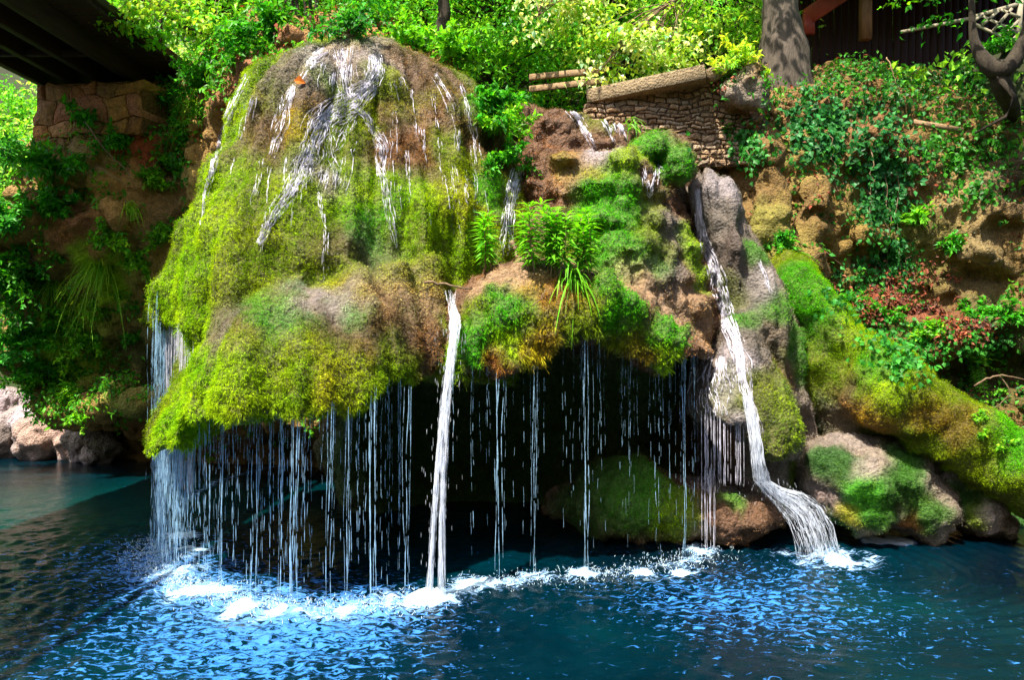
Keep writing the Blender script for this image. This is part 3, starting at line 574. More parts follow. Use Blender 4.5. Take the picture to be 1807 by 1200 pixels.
def f_lcliff(X, Y, Z):
    y = tab(Z, [(-1, 19.6), (.5, 19.6), (.85, 19.0), (1.0, 17.6), (1.4, 17.1), (1.75, 17.5), (2.2, 18.0), (3.2, 17.5), (4.2, 17.0), (5.5, 16.9), (7, 17.2), (8.3, 17.5), (9.2, 18.2), (10.5, 20)])
    y = y - .75 * sstep(-6.9, -7.8, X) * sstep(4.2, 5.5, Z) * sstep(7.7, 7.3, Z)
    up = np.clip((X + 7.2) / 2.5, 0, 1); y = y - up * np.clip((Z - 4.5) / 3, 0, 1) * 2.2 - up * 1.0
    y = y + .4 * fbm(X * .5, Z * .5, 7.2, 3) - .42 * (np.abs(fbm(X * 1.0, Y * 1.0, Z * 1.5, 3)) - .35)
    f = smax(y - Y, -10.6 - .9 * np.clip((6.2 - Z) / 1.5, 0, 1) * sstep(1.5, 2.6, Z) + .5 * sstep(1.6, .9, Z) - .2 * np.clip(3 - Z, 0, 2) - X + .25 * vnoise(Y, Z, 0), .6)
    top = tab(X, [(-11, 8.3), (-8.5, 8.5), (-7.2, 8.9), (-6, 9.35), (-4.6, 9.9), (-3.2, 9.6), (-2.2, 8.9), (-1.4, 8.2), (-.8, 7.4), (-.2, 6.6)])
    f = smax(f, Z - top - .3 * vnoise(X * .9, Y * .9, 0) - np.clip(Y - 16.5, 0, 3) * .25, .3)
    f = np.maximum(f, X + .4)
    f = smin(f, caps(P(165, 712, 17.2), P(300, 700, 16.6), .26, .34)(X, Y, Z), .2)
    for p, r in (((120, 520, 17.0), (.55, .8, .6)), ((345, 230, 15.8), (.3, .6, .3)), ((310, 420, 16.0), (.5, .5, .3)), ((250, 650, 17.2), (.7, .6, .25)), ((225, 775, 17.8), (1.3, 1.7, .42))):
        f = smax(f, -ell(P(*p), r)(X, Y, Z), .15)
    return f - .10 * fbm(X * 2.0, Y * 2.0, Z * 2.4, 3)
lc = bpy.data.objects.new('cliff', None); COL.objects.link(lc); tag(lc, None, None, kind='structure')
oL, bL, VL, QL = rock('rock_face', f_lcliff, (-12.9, 13.6, -1.0), (-.2, 21.5, 11.0), .085, M['dryrock'], lc, OCHRE, .17, 2.0, .035, zstretch=1)
zL = Zones((.34, .20, .06), .4, .04, [(185, 480, .6, LIME, .9, .06), (120, 620, .6, (.3, .4, .02), .9, .06), (300, 480, .5, (.5, .32, .08), .3, .03), (200, 330, .6, (.5, .26, .06), .3, .03), (340, 350, .5, (.5, .33, .08), .3, .03), (280, 360, .6, (.30, .18, .06), .3, .04), (330, 230, .5, (.40, .24, .06), .4, .05), (230, 260, .4, (.45, .09, .03), .05, .03), (250, 330, .5, (.34, .17, .05), .4, .04), (280, 440, .4, (.38, .25, .08), .3, .03), (250, 500, .5, (.32, .20, .06), .4, .03), (260, 560, .5, (.16, .15, .03), .7, .04), (150, 560, .5, (.20, .22, .02), .8, .06), (120, 400, .6, (.30, .12, .04), .4, .05), (210, 710, .5, (.14, .16, .02), .9, .05), (260, 700, .4, (.20, .15, .03), .8, .05), (250, 620, .5, (.08, .09, .02), .7, .04), (150, 300, .5, (.34, .24, .07), .4, .04), (420, 100, .8, (.22, .09, .04), .2, .03), (650, 90, .5, (.36, .16, .06), .2, .03), (350, 320, .4, (.30, .22, .06), .4, .05)], bL, .3)
zL.A[:, 4:7] = np.minimum(zL.A[:, 4:7] * 1.45, .75); c, dn, _ = zL(VL); paint(oL, VL, c)
moss('moss', lc, VL, QL, zL, 130000, down=.7, wid=.018)

def ground_z(X, Y):
    yb = np.interp(X, [-60, -30, -11.5, -10.4, -4, -1, 4, 9, 11, 60], [24, 23, 22.5, 20, 18.4, 16.6, 15.6, 14.6, 13.2, 13.0])
    d = Y - yb
    z = np.where(d < 0, -1.5, np.minimum(-1.5 + d * 4.5, 7.0))
    plate = np.interp(X, [-60, -12, -8, -4.5, -2, -.5, 1.5, 3.5, 5, 12, 60], [1.0, 2.0, 8.0, 8.9, 8.2, 7.1, 6.9, 7.2, 8.4, 9.2, 12])
    z = np.where(z > 0, np.minimum(z, plate), z)
    hill = plate + np.clip(Y - np.interp(X, [-12, -8, 0, 5], [23.5, 19, 18, 19.5]), 0, 200) * .62
    z = np.where(d > .5, np.maximum(z, np.minimum(hill, -1.5 + d * 4.5)), z)
    rb = np.clip((X - 10.2) * 1.6, 0, 9.5) - 1.5
    z = np.where(Y > 2, np.maximum(z, np.where(X > 10.2, rb, -9)), z)
    fb = np.clip((4.2 - Y) * 1.2, 0, 2.6) - 1.5 + np.clip(-5 - Y, 0, 16) * 1.1  # steep rise behind the camera, added out of view to block low sky light
    z = np.where(Y < 4.2, np.maximum(z, fb), z)
    return z + .22 * fbm(X * .35, Y * .35, 1., 3) * (z > -1.4)
def axis(lo, hi, fine, a, b):
    return np.unique(np.concatenate([np.arange(a, b, fine), np.linspace(lo, a, 40), np.linspace(b, hi, 60)]).round(4))
def grid(ax, ay, zf):
    X, Y = np.meshgrid(ax, ay, indexing='ij'); Z = zf(X, Y); n, m = X.shape
    V = np.stack([X, Y, Z], -1).reshape(-1, 3)
    i = np.arange(n - 1)[:, None] * m + np.arange(m - 1)[None]
    return V, np.stack([i, i + m, i + m + 1, i + 1], -1).reshape(-1, 4)
Vg, Qg = grid(axis(-150, 150, .3, -16, 16), axis(-120, 260, .3, -6, 34), ground_z)
gm = simple_mat('forest_floor', (.022, .016, .008), (.025, .045, .008), .9, .95, .8, bscale=7)
go = mesh_np('ground', Vg, Qg, gm); go['kind'] = 'structure'; add_solid(go)

# splash line where the dripping apron and curtain reach the pool
LIPA = np.array([(-5.25, 12.1), (-5.1, 11.3), (-4.75, 10.6), (-4.2, 9.95), (-3.4, 9.25), (-2.45, 8.85), (-1.7, 8.95), (-1.1, 9.1), (-.75, 9.35)])
LIPB = np.array([(-.55, 9.8), (-.16, 9.85), (.4, 9.95), (.84, 10.05), (1.5, 10.35), (2.1, 10.6), (2.55, 10.9), (2.85, 11.35)])
def along(L, t):
    s = np.concatenate([[0], np.cumsum(np.linalg.norm(np.diff(L, axis=0), axis=1))]); t = np.asarray(t) * s[-1]
    return np.stack([np.interp(t, s, L[:, 0]), np.interp(t, s, L[:, 1])], 1)
def poly_dist(L, X, Y):
    d = np.full(np.shape(X), 1e3, np.float32)
    for (x0, y0), (x1, y1) in zip(L[:-1], L[1:]):
        dx, dy = x1 - x0, y1 - y0; t = np.clip(((X - x0) * dx + (Y - y0) * dy) / (dx * dx + dy * dy), 0, 1)
        d = np.minimum(d, np.hypot(X - x0 - t * dx, Y - y0 - t * dy))
    return d
IMPACTS = [(P(321, 945, 12.1), .9), (P(335, 1012, 10.3), .9), (P(362, 1047, 9.45), .8), (P(432, 1072, 8.95), .55), (P(522, 1084, 8.7), .8), (P(600, 1082, 8.75), .6), (P(661, 1058, 9.15), .8), (P(762, 1056, 9.15), 1.35),
           (P(882, 1022, 9.95), .5), (P(1030, 1012, 10.1), .55), (P(1245, 968, 11.4), .8), (P(1210, 1012, 10.2), .4), (P(1466, 985, 10.9), 2.3), (P(960, 1015, 10.1), .4), (P(1130, 1012, 10.2), .35), (P(325, 980, 11.2), .8)]
IMPACTS = [(np.array([p[0], p[1]]), s) for p, s in IMPACTS]
ax = axis(-150, 150, .045, -9.5, 8.5); ay = np.unique(np.concatenate([np.arange(5.6, 14.2, .045), np.arange(14.2, 26, .12), np.linspace(-40, 5.6, 60), np.linspace(26, 120, 30)]).round(4))
Xw, Yw = np.meshgrid(ax, ay, indexing='ij')
near = np.exp(-np.maximum(0, np.minimum(poly_dist(LIPA, Xw, Yw), poly_dist(LIPB, Xw, Yw) + .6)) / 2.2)
Zw = .012 * fbm(Xw * 1.1, Yw * 2.2, 0, 3) + .03 * near * fbm(Xw * 4.5, Yw * 6, 2., 3) + .006 * fbm(Xw * 5 + Yw * 2, Yw * 9 - Xw * 3, 4., 2)
for (p, s) in IMPACTS:
    r = np.hypot(Xw - p[0], Yw - p[1]); r = r + .06 * vnoise(Xw * 2, Yw * 2, 7.)
    Zw = Zw + (.009 if s < 1.3 else .0085) * s * np.cos(r * 27 + 2.5 * vnoise(Xw * .9, Yw * .9, 3.)) * np.exp(-r / (1.5 if s < 1.3 else 3.2)) + .05 * s * np.exp(-(r / .22) ** 2) * (1 + .9 * vnoise(Xw * 14, Yw * 14, 1.))
dA = poly_dist(LIPA, Xw, Yw); dB = poly_dist(LIPB, Xw, Yw)
inner = 0
wob = .25 * fbm(Xw * 2.2, Yw * 2.2, 3., 3)
foam = .84 * np.exp(-(np.maximum(0, dA + wob * .8) / .46) ** 1.3) + .92 * np.exp(-(np.maximum(0, dB + wob * .4) / .34) ** 1.3)
for p, s in IMPACTS: foam = np.maximum(foam, (1.25 + .7 * fbm(Xw * 3.3 + p[0], Yw * 3.3, 8., 2)) * np.exp(-((np.hypot(Xw - p[0], (Yw - p[1])) + .5 * wob + .1 * vnoise(4 * np.arctan2(Yw - p[1], Xw - p[0]), 0 * Xw + p[0] * 7, 1.)) / (.16 + .24 * s)) ** 2))
# drifting bubbles and ripple flecks, with blue sky reflection painted into their colour
left = sstep(.9, -1.2, Xw + .5 * (Yw - 8)); bubble_glint = np.exp(-np.maximum(0, dA - .2) / 1.1) * sstep(13.5, 10.5, Yw) * left + .75 * np.exp(-(((Xw + 2.6) / 2.0) ** 2 + ((Yw - 7.4) / 1.2) ** 2)) + .25 * np.exp(-np.maximum(0, dA) / 1.6) * left
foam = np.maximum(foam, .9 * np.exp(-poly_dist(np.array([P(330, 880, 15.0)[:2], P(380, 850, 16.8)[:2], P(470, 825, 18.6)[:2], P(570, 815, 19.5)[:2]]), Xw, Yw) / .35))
bubble_glint = bubble_glint + .65 * np.exp(-(((Xw - 2.4) / 1.7) ** 2 + ((Yw - 9.4) / 1.3) ** 2)) + .5 * np.exp(-(((Xw - 4.1) / .9) ** 2 + ((Yw - 10.6) / .8) ** 2)) + .5 * np.exp(-(((Xw - 3.0) / 2.4) ** 2 + ((Yw - 8.4) / 1.6) ** 2))
bubble_glint = bubble_glint * (1 - .8 * np.exp(-(((Xw - .35) / .95) ** 2 + ((Yw - 7.7) / 1.2) ** 2)))
# froth raft against the right bank
raft = sstep(.95, .75, np.hypot((Xw - PX(1553, 11.9)) / .42, (Yw - 11.85) / .34) + .5 * vnoise(Xw * 5, Yw * 3, 2.))
shallow = np.exp(-(((Xw + 7) / 3) ** 2 + ((Yw - 14) / 3) ** 2))
Zw = Zw * np.where((Xw > -9.6) & (Xw < 8.6) & (Yw > 5.5), 1, .3)
n, m = Xw.shape; i = np.arange(n - 1)[:, None] * m + np.arange(m - 1)[None]; Qw = np.stack([i, i + m, i + m + 1, i + 1], -1).reshape(-1, 4)
wm, nt, out = newmat('pool_water')
tc = nd(nt, 'ShaderNodeTexCoord')
def attr(nm): return nd(nt, 'ShaderNodeAttribute', attribute_name=nm).outputs['Fac']
def math_(op, a, b=None, c=None):
    k = nd(nt, 'ShaderNodeMath', operation=op)
    for i_, v in enumerate((a, b, c)):
        if v is None: continue
        if hasattr(v, 'node'): nt.links.new(v, k.inputs[i_])
        else: k.inputs[i_].default_value = v
    return k.outputs[0]
nbig = noise_node(nt, .35, 3, .5); base = ramp(nt, nbig.outputs[0], [(.35, (.0, .004, .009)), (.6, (.0, .012, .019)), (.75, (.0003, .022, .024))])
base = mixc(nt, base.outputs[0], (.0005, .03, .027), attr('shallow'))
# lacy foam: noise against a density attribute
mp = nd(nt, 'ShaderNodeMapping'); mp.inputs['Scale'].default_value = (1, 1.6, 1); nt.links.new(tc.outputs['Object'], mp.inputs[0])
nf = noise_node(nt, 9, 8, .72, mp.outputs[0]); nf.inputs['Distortion'].default_value = 1.2
fa = math_('SUBTRACT', math_('ADD', math_('MULTIPLY', attr('foam'), .8), math_('MULTIPLY', nf.outputs[0], 2.2)), 1.72)
fa = math_('MULTIPLY', fa, 2.6)
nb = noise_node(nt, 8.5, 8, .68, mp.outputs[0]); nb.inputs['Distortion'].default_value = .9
da = math_('MULTIPLY', math_('SUBTRACT', math_('ADD', math_('MULTIPLY', attr('bubble_glint'), .17), nb.outputs[0]), .655), 11.)
def clampn(x, mx=1.):
    k = nd(nt, 'ShaderNodeClamp'); nt.links.new(x, k.inputs[0]); k.inputs[2].default_value = mx; return k.outputs[0]
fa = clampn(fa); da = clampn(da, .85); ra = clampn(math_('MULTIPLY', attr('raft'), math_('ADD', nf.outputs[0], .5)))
pw = nd(nt, 'ShaderNodeBsdfPrincipled', Roughness=.06); pw.inputs['IOR'].default_value = 1.33; nt.links.new(base, pw.inputs['Base Color'])
nr = noise_node(nt, 14, 4, .6, mp.outputs[0]); bpw = nd(nt, 'ShaderNodeBump', Strength=.35, Distance=.03); nt.links.new(nr.outputs[0], bpw.inputs['Height']); nt.links.new(bpw.outputs[0], pw.inputs['Normal'])
pf = nd(nt, 'ShaderNodeBsdfPrincipled', Roughness=.5)
fc = mixc(nt, (.03, .22, .66), (.66, .90, 1.0), clampn(math_('MULTIPLY', math_('ADD', fa, math_('MULTIPLY', attr('foam'), .30)), .62)))  # blue end carries the painted sky reflection of the flecks
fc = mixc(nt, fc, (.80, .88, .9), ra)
nt.links.new(fc, pf.inputs['Base Color'])
b3_ = nd(nt, 'ShaderNodeBump', Strength=.7, Distance=.05); nt.links.new(nf.outputs[0], b3_.inputs['Height']); nt.links.new(b3_.outputs[0], pf.inputs['Normal'])
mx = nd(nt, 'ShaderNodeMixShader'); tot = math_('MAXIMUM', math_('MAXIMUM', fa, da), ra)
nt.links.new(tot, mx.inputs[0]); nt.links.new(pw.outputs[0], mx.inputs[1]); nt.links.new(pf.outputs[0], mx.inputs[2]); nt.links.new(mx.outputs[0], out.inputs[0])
pool = mesh_np('water', np.stack([Xw, Yw, Zw], -1).reshape(-1, 3), Qw, wm, attrs=dict(foam=foam.ravel(), bubble_glint=bubble_glint.ravel(), raft=raft.ravel(), shallow=shallow.ravel()))
pool['kind'] = 'structure'
EXPO = 1.45
# ------------------------------------------------------------------ bridge, walls, railing, cabin
def yz(px, d, z): return np.array([PX(px, d), d, z])
br = empty('footbridge', (-8.6, 17, 8.6), 'dark timber footbridge seen from below, crossing overhead at top left', 'bridge'); br.location = (0, 0, 0)
A0, A1 = np.array([0, 18.2, 0]), np.array([-.9, -1.5, 0])
def bline(x, z): return A0 + [x, 0, z], A1 + [x, 0, z]
for x in (-8.05, -8.75, -9.45, -10.15):
    mb = MB(); box(mb, *bline(x, 8.72), .16, .40); mb.build('girder', M['beam'], br)
mb = MB()
k = 0
for y in np.arange(-1.4, 18.2, .24):
    t = (18.2 - y) / 19.7; xo = -.9 * t; j = random.uniform(-.05, .05)
    box(mb, (-10.75 + xo + j, y, 9.0 + random.uniform(-.006, .006)), (-7.25 + xo + j, y, 9.0), .225, .07, bev=.006)
mb.build('deck', M['beam'], br)
for x in (-7.3, -10.7):
    mb = MB(); box(mb, *bline(x, 9.14), .14, .16); mb.build('kerb_beam', M['beam'], br)
    mb = MB(); box(mb, *bline(x, 10.0), .12, .1); mb.build('handrail', M['beam'], br)
    for y in np.arange(-1, 18, 2.2):
        mb = MB(); xo = -.9 * (18.2 - y) / 19.7; box(mb, (x + xo, y, 9.2), (x + xo, y, 9.96), .1, .1, up=(0, 1, 0)); mb.build('railing_post', M['beam'], br)
for y in np.arange(.5, 18, 2.5):
    mb = MB(); xo = -.9 * (18.2 - y) / 19.7
    box(mb, (-10.2 + xo, y, 8.62), (-8.0 + xo, y, 8.62), .1, .14); mb.build('cross_brace', M['beam'], br)

def stone_wall(name, label, a, b, z0, za, zb, thick, cols, ch=.36, lmin=.3, lmax=.7, cap=None, bulge=.03, parent_mat='dryrock', warp=.10):
    """coursed rubble masonry between a and b (plan points); every stone is a rough block in one mesh"""
    a = np.asarray(a, float); b = np.asarray(b, float); L = np.linalg.norm(b - a); u = (b - a) / L; nrm = np.array([u[1], -u[0]])
    if nrm[1] > 0: nrm = -nrm
    root = empty(name, (0, 0, 0), label, 'wall'); mb = MB(); z = z0; zt = max(za, zb)
    while z < zt:
        h = ch * random.uniform(.75, 1.25); s = -random.random() * lmin
        while s < L:
            w_ = random.uniform(lmin, lmax); s0, s1 = max(s, 0), min(s + w_, L); top = za + (zb - za) * (s0 + s1) / 2 / L
            s += w_
            h1 = min(z + h, top)
            if s1 - s0 < .05 or h1 - z < .05: continue
            n = 5; g = .014
            U, Wz = np.meshgrid(np.linspace(s0 + g, s1 - g, n), np.linspace(z + g, h1 - g, n), indexing='ij')
            e = 1 - np.maximum(np.abs(np.linspace(-1, 1, n))[:, None], np.abs(np.linspace(-1, 1, n))[None]) ** 4
            dpt = thick / 2 + e * bulge * 1.5 + random.uniform(-.02, .03) + .02 * vnoise(U * 9, Wz * 9, 3.)
            U, Wz = U + warp * vnoise(U * 2.6, Wz * 2.6, 8.) + warp * .4 * vnoise(U * 8, Wz * 8, 5.), Wz + warp * .8 * vnoise(U * 2.6, Wz * 2.6, 1.) + warp * .4 * vnoise(U * 8, Wz * 8, 2.)
            Pf = np.stack([a[0] + u[0] * U + nrm[0] * dpt, a[1] + u[1] * U + nrm[1] * dpt, Wz], -1)
            Pb = Pf.copy(); Pb[..., 0] -= nrm[0] * (thick * .3 + dpt); Pb[..., 1] -= nrm[1] * (thick * .3 + dpt)
            V = np.concatenate([Pf.reshape(-1, 3), Pb.reshape(-1, 3)]); q = []
            for i in range(n - 1):
                for j in range(n - 1): q.append([i * n + j, i * n + n + j, i * n + n + j + 1, i * n + j + 1])
            m = n * n; edge = [i * n for i in range(n)] + [(n - 1) * n + j for j in range(1, n)] + [i * n + n - 1 for i in range(n - 2, -1, -1)] + [j for j in range(n - 2, 0, -1)]
            for e0, e1 in zip(edge, edge[1:] + edge[:1]): q.append([e0, m + e0, m + e1, e1])
            c = np.array(random.choice(cols)) * random.uniform(.7, 1.2)
            mb.add(V, q, None, c)
        z += h
    mb.build('stonework', M[parent_mat], root, smooth=False)
    mo = MB(); p0 = np.array([*(a + nrm * (thick * .5 - .035)), 0]); p1 = np.array([*(b + nrm * (thick * .5 - .035)), 0])
    back = np.array([*(-nrm * thick), 0])
    V = [p0 + [0, 0, z0], p1 + [0, 0, z0], p1 + [0, 0, zb - .02], p0 + [0, 0, za - .02]]; V += [v + back for v in V]
    mo.add(V, [[0, 1, 2, 3], [5, 4, 7, 6], [3, 2, 6, 7], [4, 0, 3, 7], [1, 5, 6, 2]], None, np.array(cols[0]) * .4); mo.build('mortar', M['dryrock'], root, False)
    return root, u, nrm
aw, u, nn_ = stone_wall('bridge_abutment', 'ochre block masonry abutment under the end of the dark footbridge', (-10.1, 17.5), (-7.55, 16.9), 7.3, 8.5, 8.4, 1.0, [(.52, .25, .06), (.56, .28, .10), (.46, .20, .05), (.52, .21, .09)], .38, .3, .8)
wl, u, nn_ = stone_wall('retaining_wall', 'rubble stone retaining wall with a concrete coping above the terrace', (PX(1034, 15.8), 15.8), (PX(1345, 15.7), 15.7), 6.4, PZ(184, 15.8), PZ(118, 15.7), .5, [(.44, .29, .16), (.52, .36, .22), (.34, .22, .12), (.56, .42, .28)], .10, .08, .28, bulge=.010)
mb = MB(); a_ = np.array([PX(1038, 15.8), 15.75, PZ(176, 15.8)]); b_ = np.array([PX(1244, 15.2), 15.15, PZ(133, 15.2)]); box(mb, a_, b_, .44, .27, c=(.34, .25, .14), bev=.01)
c_ = np.array([PX(1300, 15.6), 15.6, PZ(112, 15.6)]); box(mb, b_ + [.02, .1, -.02], c_, .42, .27, c=(.34, .25, .14), bev=.03); mb.build('coping', M['dryrock'], wl)
rl = empty('wooden_railing', (0, 0, 0), 'two rail timber railing on grey metal posts left of the retaining wall', 'railing')
for (p0, p1) in (((935, 136, 17.2), (1068, 123, 16.4)), ((935, 157, 17.2), (1075, 141, 16.4))):
    mb = MB(); box(mb, P(*p0), P(*p1), .07, .13); mb.build('rail', M['wood'], rl)
for px in (1042, 1052):
    mb = MB(); d_ = 16.6; box(mb, np.array([PX(px, d_), d_ + .12, PZ(124, d_)]), np.array([PX(px, d_), d_ + .12, PZ(185, d_)]), .05, .05, up=(0, 1, 0)); mb.build('post', M['metal'], rl)

cb = empty('timber_cabin', (0, 0, 0), 'dark red timber cabin behind the undergrowth at top right', 'cabin')
mb = MB(); dC = 20.5
for px in np.arange(1400, 1830, 13):
    j = random.uniform(-.012, .012); box(mb, np.array([PX(px, dC), dC + j, 7.2]), np.array([PX(px, dC), dC + j, 14.5]), .18, .05, up=(0, 1, 0))
mb.build('wall', M['redwood'], cb)
mb = MB(); box(mb, P(1427, 60, 19.3), P(1427, 24, 19.3), .26, .14, up=(0, 1, 0)); box(mb, P(1424, 30, 19.3), P(1500, -22, 19.0), .4, .12, up=(0, 1, 0)); mb.build('roof_bracket', M['redtrim'], cb)
mb = MB(); box(mb, P(1527, 70, 18.9), P(1527, -40, 18.9), .24, .22, up=(0, 1, 0)); mb.build('porch_post', M['postwood'], cb)
mb = MB(); box(mb, P(1395, -60, 18.2), P(1900, -60, 18.2), .4, .3); mb.build('eave_beam', M['redwood'], cb)
mb = MB(); V = [P(1380, -66, 18.0), P(1950, -66, 18.0), P(1950, -300, 24) , P(1380, -300, 24)]; V = V + [v + [0, 0, .12] for v in V]
mb.add(V, [[0, 1, 2, 3], [7, 6, 5, 4], [0, 4, 5, 1], [1, 5, 6, 2], [2, 6, 7, 3], [3, 7, 4, 0]]); mb.build('roof', M['redwood'], cb, False)
mb = MB(); box(mb, P(1590, 56, 18.3), P(1712, 32, 17.4), .06, .07); mb.build('porch_rail', M['greywood'], cb)
lf = empty('lattice_fence', (0, 0, 0), 'grey diagonal lattice fence panel beside the cabin at top right', 'fence')
dl = 16.9
mb = MB(); box(mb, P(1716, 30, dl), P(1812, 2, dl), .07, .08); box(mb, P(1716, 40, dl), P(1795, 78, dl), .05, .06); mb.build('frame', M['greywood'], lf)
mb = MB(); box(mb, P(1801, -5, dl), P(1796, 80, dl), .1, .08, up=(0, 1, 0)); mb.build('post', M['greywood'], lf)
mb = MB()
for p0, p1 in (((1732, 27), (1796, 57)), ((1766, 16), (1800, 30)), ((1733, 44), (1762, 18)), ((1752, 54), (1786, 14)), ((1770, 63), (1797, 36)), ((1784, 72), (1799, 58)), ((1716, 38), (1736, 24))):
    box(mb, P(*p0, dl - .03), P(*p1, dl - .03), .03, .06)
mb.build('slats', M['greywood'], lf)
pk = empty('loose_plank', (0, 0, 0), 'loose pale plank lying on the leafy right cliff', 'plank'); h1 = cast(1612, 222); h2 = cast(1702, 230)
mb = MB(); pa, pb = h1[0] + h1[1] * .12, h2[0] + h2[1] * .12
box(mb, pa, pb, .05, .09); mb.build('board', M['wood'], pk)

# ------------------------------------------------------------------ plants
G1 = np.array((.045, .26, .010)); G2 = np.array((.13, .40, .012)); G3 = np.array((.02, .13, .012)); GY = np.array((.30, .50, .03)); IV = np.array((.03, .17, .035)); FARG = np.array((.20, .50, .025))
def tint(c, n, s=.35, ysh=.25):
    c = np.asarray(c); j = np.exp(RNG.normal(0, s, (n, 1))); y = RNG.normal(0, ysh, (n, 1))
    return np.clip(c * j * (1 + np.concatenate([y, .25 * y, -.3 * y], 1)), .002, .8)
def arc(p, d, L, bend=.5, n=6):
    t = np.linspace(0, 1, n)[:, None]; return p + d * L * t + np.array([0, 0, -1.]) * bend * L * t ** 2
def bush(name, label, cat, base, out, size, nstem, nleaf, L, col, group=None, W=.5, bend=.35, spread=.8, stemc='twig', droop=.3, col2=None, start=.25):
    base = np.asarray(base, float); root = empty(name, base, label, cat, group); sm = MB(); lm = MB()
    for s in range(nstem):
        d = unit(np.asarray(out) + RNG.normal(0, spread, 3) * [1, 1, .6] + [0, 0, .15]); Ls = size * random.uniform(.55, 1.15)
        A = arc(RNG.normal(0, .05 * size, 3), d, Ls, bend * random.uniform(.5, 1.4)); tube(sm, A, np.linspace(.012, .003, 6) * (size ** .5), 5)
        n = nleaf; t = np.clip(RNG.uniform(start, 1.02, n), 0, 1); p = np.stack([np.interp(t, np.linspace(0, 1, 6), A[:, i]) for i in range(3)], 1)
        p = p + rnd(n, .05 * size); dd = unit(d * .5 + rnd(n, .7) + [0, 0, -.15]); nn = unit(rnd(n, .45) + [0, -.25, .9])
        c = tint(col if col2 is None or random.random() < .6 else col2, n)
        leaves(lm, p, dd, nn, L * RNG.uniform(.6, 1.3, n), L * W * RNG.uniform(.8, 1.2, n), c, droop=droop)
    sm.build('stem', M[stemc], root); lm.build('foliage', M['leaf'], root, False); return root
def put(px, py): 
    h = cast(px, py)
    return (h[0], h[1]) if h is not None else (P(px, py, 16), np.array([0, -1., 0]))
def grass(name, label, px, py, size, n, col, out=None, group=None, W=.012, at=None):
    p, nn = at if at else put(px, py); root = empty(name, p, label, 'grass', group); lm = MB()
    for i in range(n):
        d = unit((nn if out is None else np.asarray(out)) * .8 + RNG.normal(0, .45, 3) + [0, 0, .7]); L = size * random.uniform(.5, 1.2); b0 = RNG.normal(0, size * .12, 3)
        A = arc(b0, d, L, random.uniform(.7, 1.5), 7); S = unit(np.cross(d, [0, 0, 1.]) + RNG.normal(0, .3, 3))
        w_ = np.array([.8, 1, 1, .9, .7, .45, .05])[:, None] * W * random.uniform(.7, 1.3)
        V = np.concatenate([A - S * w_, A + S * w_]); q = [[k, k + 1, k + 8, k + 7] for k in range(6)]
        lm.add(V, q, None, tint(col, 1, .3)[0])
    lm.build('leaf_blade', M['leaf'], root, True); return root
def fern_like(name, label, px, py, size, nfr, col, group=None, L=.1, cat='fern', at=None):
    p, nn = at if at else put(px, py); root = empty(name, p, label, cat, group); sm = MB(); lm = MB()
    for i in range(nfr):
        d = unit(nn * .7 + RNG.normal(0, .6, 3) + [0, 0, .55]); Ls = size * random.uniform(.6, 1.15); A = arc(RNG.normal(0, .03, 3), d, Ls, .6, 9); tube(sm, A, np.linspace(.007, .002, 9), 5)
        t = np.linspace(.2, 1, 11); q = np.stack([np.interp(t, np.linspace(0, 1, 9), A[:, k]) for k in range(3)], 1); tg = unit(np.gradient(q, axis=0)); S = unit(np.cross(tg, [0, 0, 1.]))
        for sg in (1, -1):
            dd = unit(S * sg + tg * .55 + rnd(11, .08)); leaves(lm, q, dd, unit(np.cross(S, tg) + rnd(11, .15)) * 1., L * (1.1 - .6 * t) * size * 2.2, L * .38 * size * 2.2 * np.ones(11), tint(col, 11, .2), droop=.25)
    sm.build('stem', M['twig'], root); lm.build('frond', M['leaf'], root, False); return root

# three tall herbs on the shelf, stems ringed with lance-shaped leaves
def herb(label, px, py, H, nst, wid, group='tall herbs growing on the shelf'):
    h = cast(px, py); p = h[0] - [0, 0, .02]; root = empty('tall_herb', p, label, 'plant', group); sm = MB(); lm = MB()
    for s in range(nst):
        b0 = np.array([random.uniform(-wid, wid), random.uniform(-.1, .15), -.03]); top = b0 + [random.uniform(-.10, .10), random.uniform(-.08, .05), H * random.uniform(.68, 1.02)]
        A = b0 + (top - b0) * np.linspace(0, 1, 8)[:, None] + np.sin(np.linspace(0, 3, 8))[:, None] * RNG.normal(0, .025, 3) * [1, 1, 0]
        tube(sm, A, np.linspace(.009, .004, 8), 5)
        hh = top[2] - b0[2]; nw = int(hh / .062)
        for k in range(nw):
            t = .22 + .78 * k / nw; q = np.array([np.interp(t, np.linspace(0, 1, 8), A[:, i]) for i in range(3)]); m = 4
            ph = random.random() * 6.28 + np.arange(m) * 2 * math.pi / m; up = .25 + .9 * t ** 3
            dd = np.stack([np.cos(ph), np.sin(ph), np.full(m, up - .25) + RNG.normal(0, .15, m)], 1)
            Ll = (.09 + .12 * math.sin(math.pi * min(1, t * .85))) * RNG.uniform(.8, 1.2, m)
            leaves(lm, np.tile(q, (m, 1)), unit(dd), unit(rnd(m, .2) + [0, -.1, 1.]), Ll, Ll * .24, tint(G2 * [1.3, 1.25, 1] if t > .75 else G2, m, .22, .15), droop=.35, fold=.12)
    sm.build('stem', M['moss'] if False else M['twig'], root); lm.build('foliage', M['leaf'], root, False)
herb('single tall leafy herb standing left on the shelf beside the wet gully', 866, 478, .98, 3, .09)
herb('dense bushy clump of tall herbs in the middle of the shelf', 956, 482, 1.05, 11, .23)
herb('leafy herb clump with grassy base at the right of the shelf, before the bright moss', 1028, 486, .95, 5, .13)
grass('grass_tuft', 'arching bright grass tuft hanging over the shelf edge below the herbs', 1012, 492, .55, 60, G2 * 1.1, out=(0, -.9, .1))
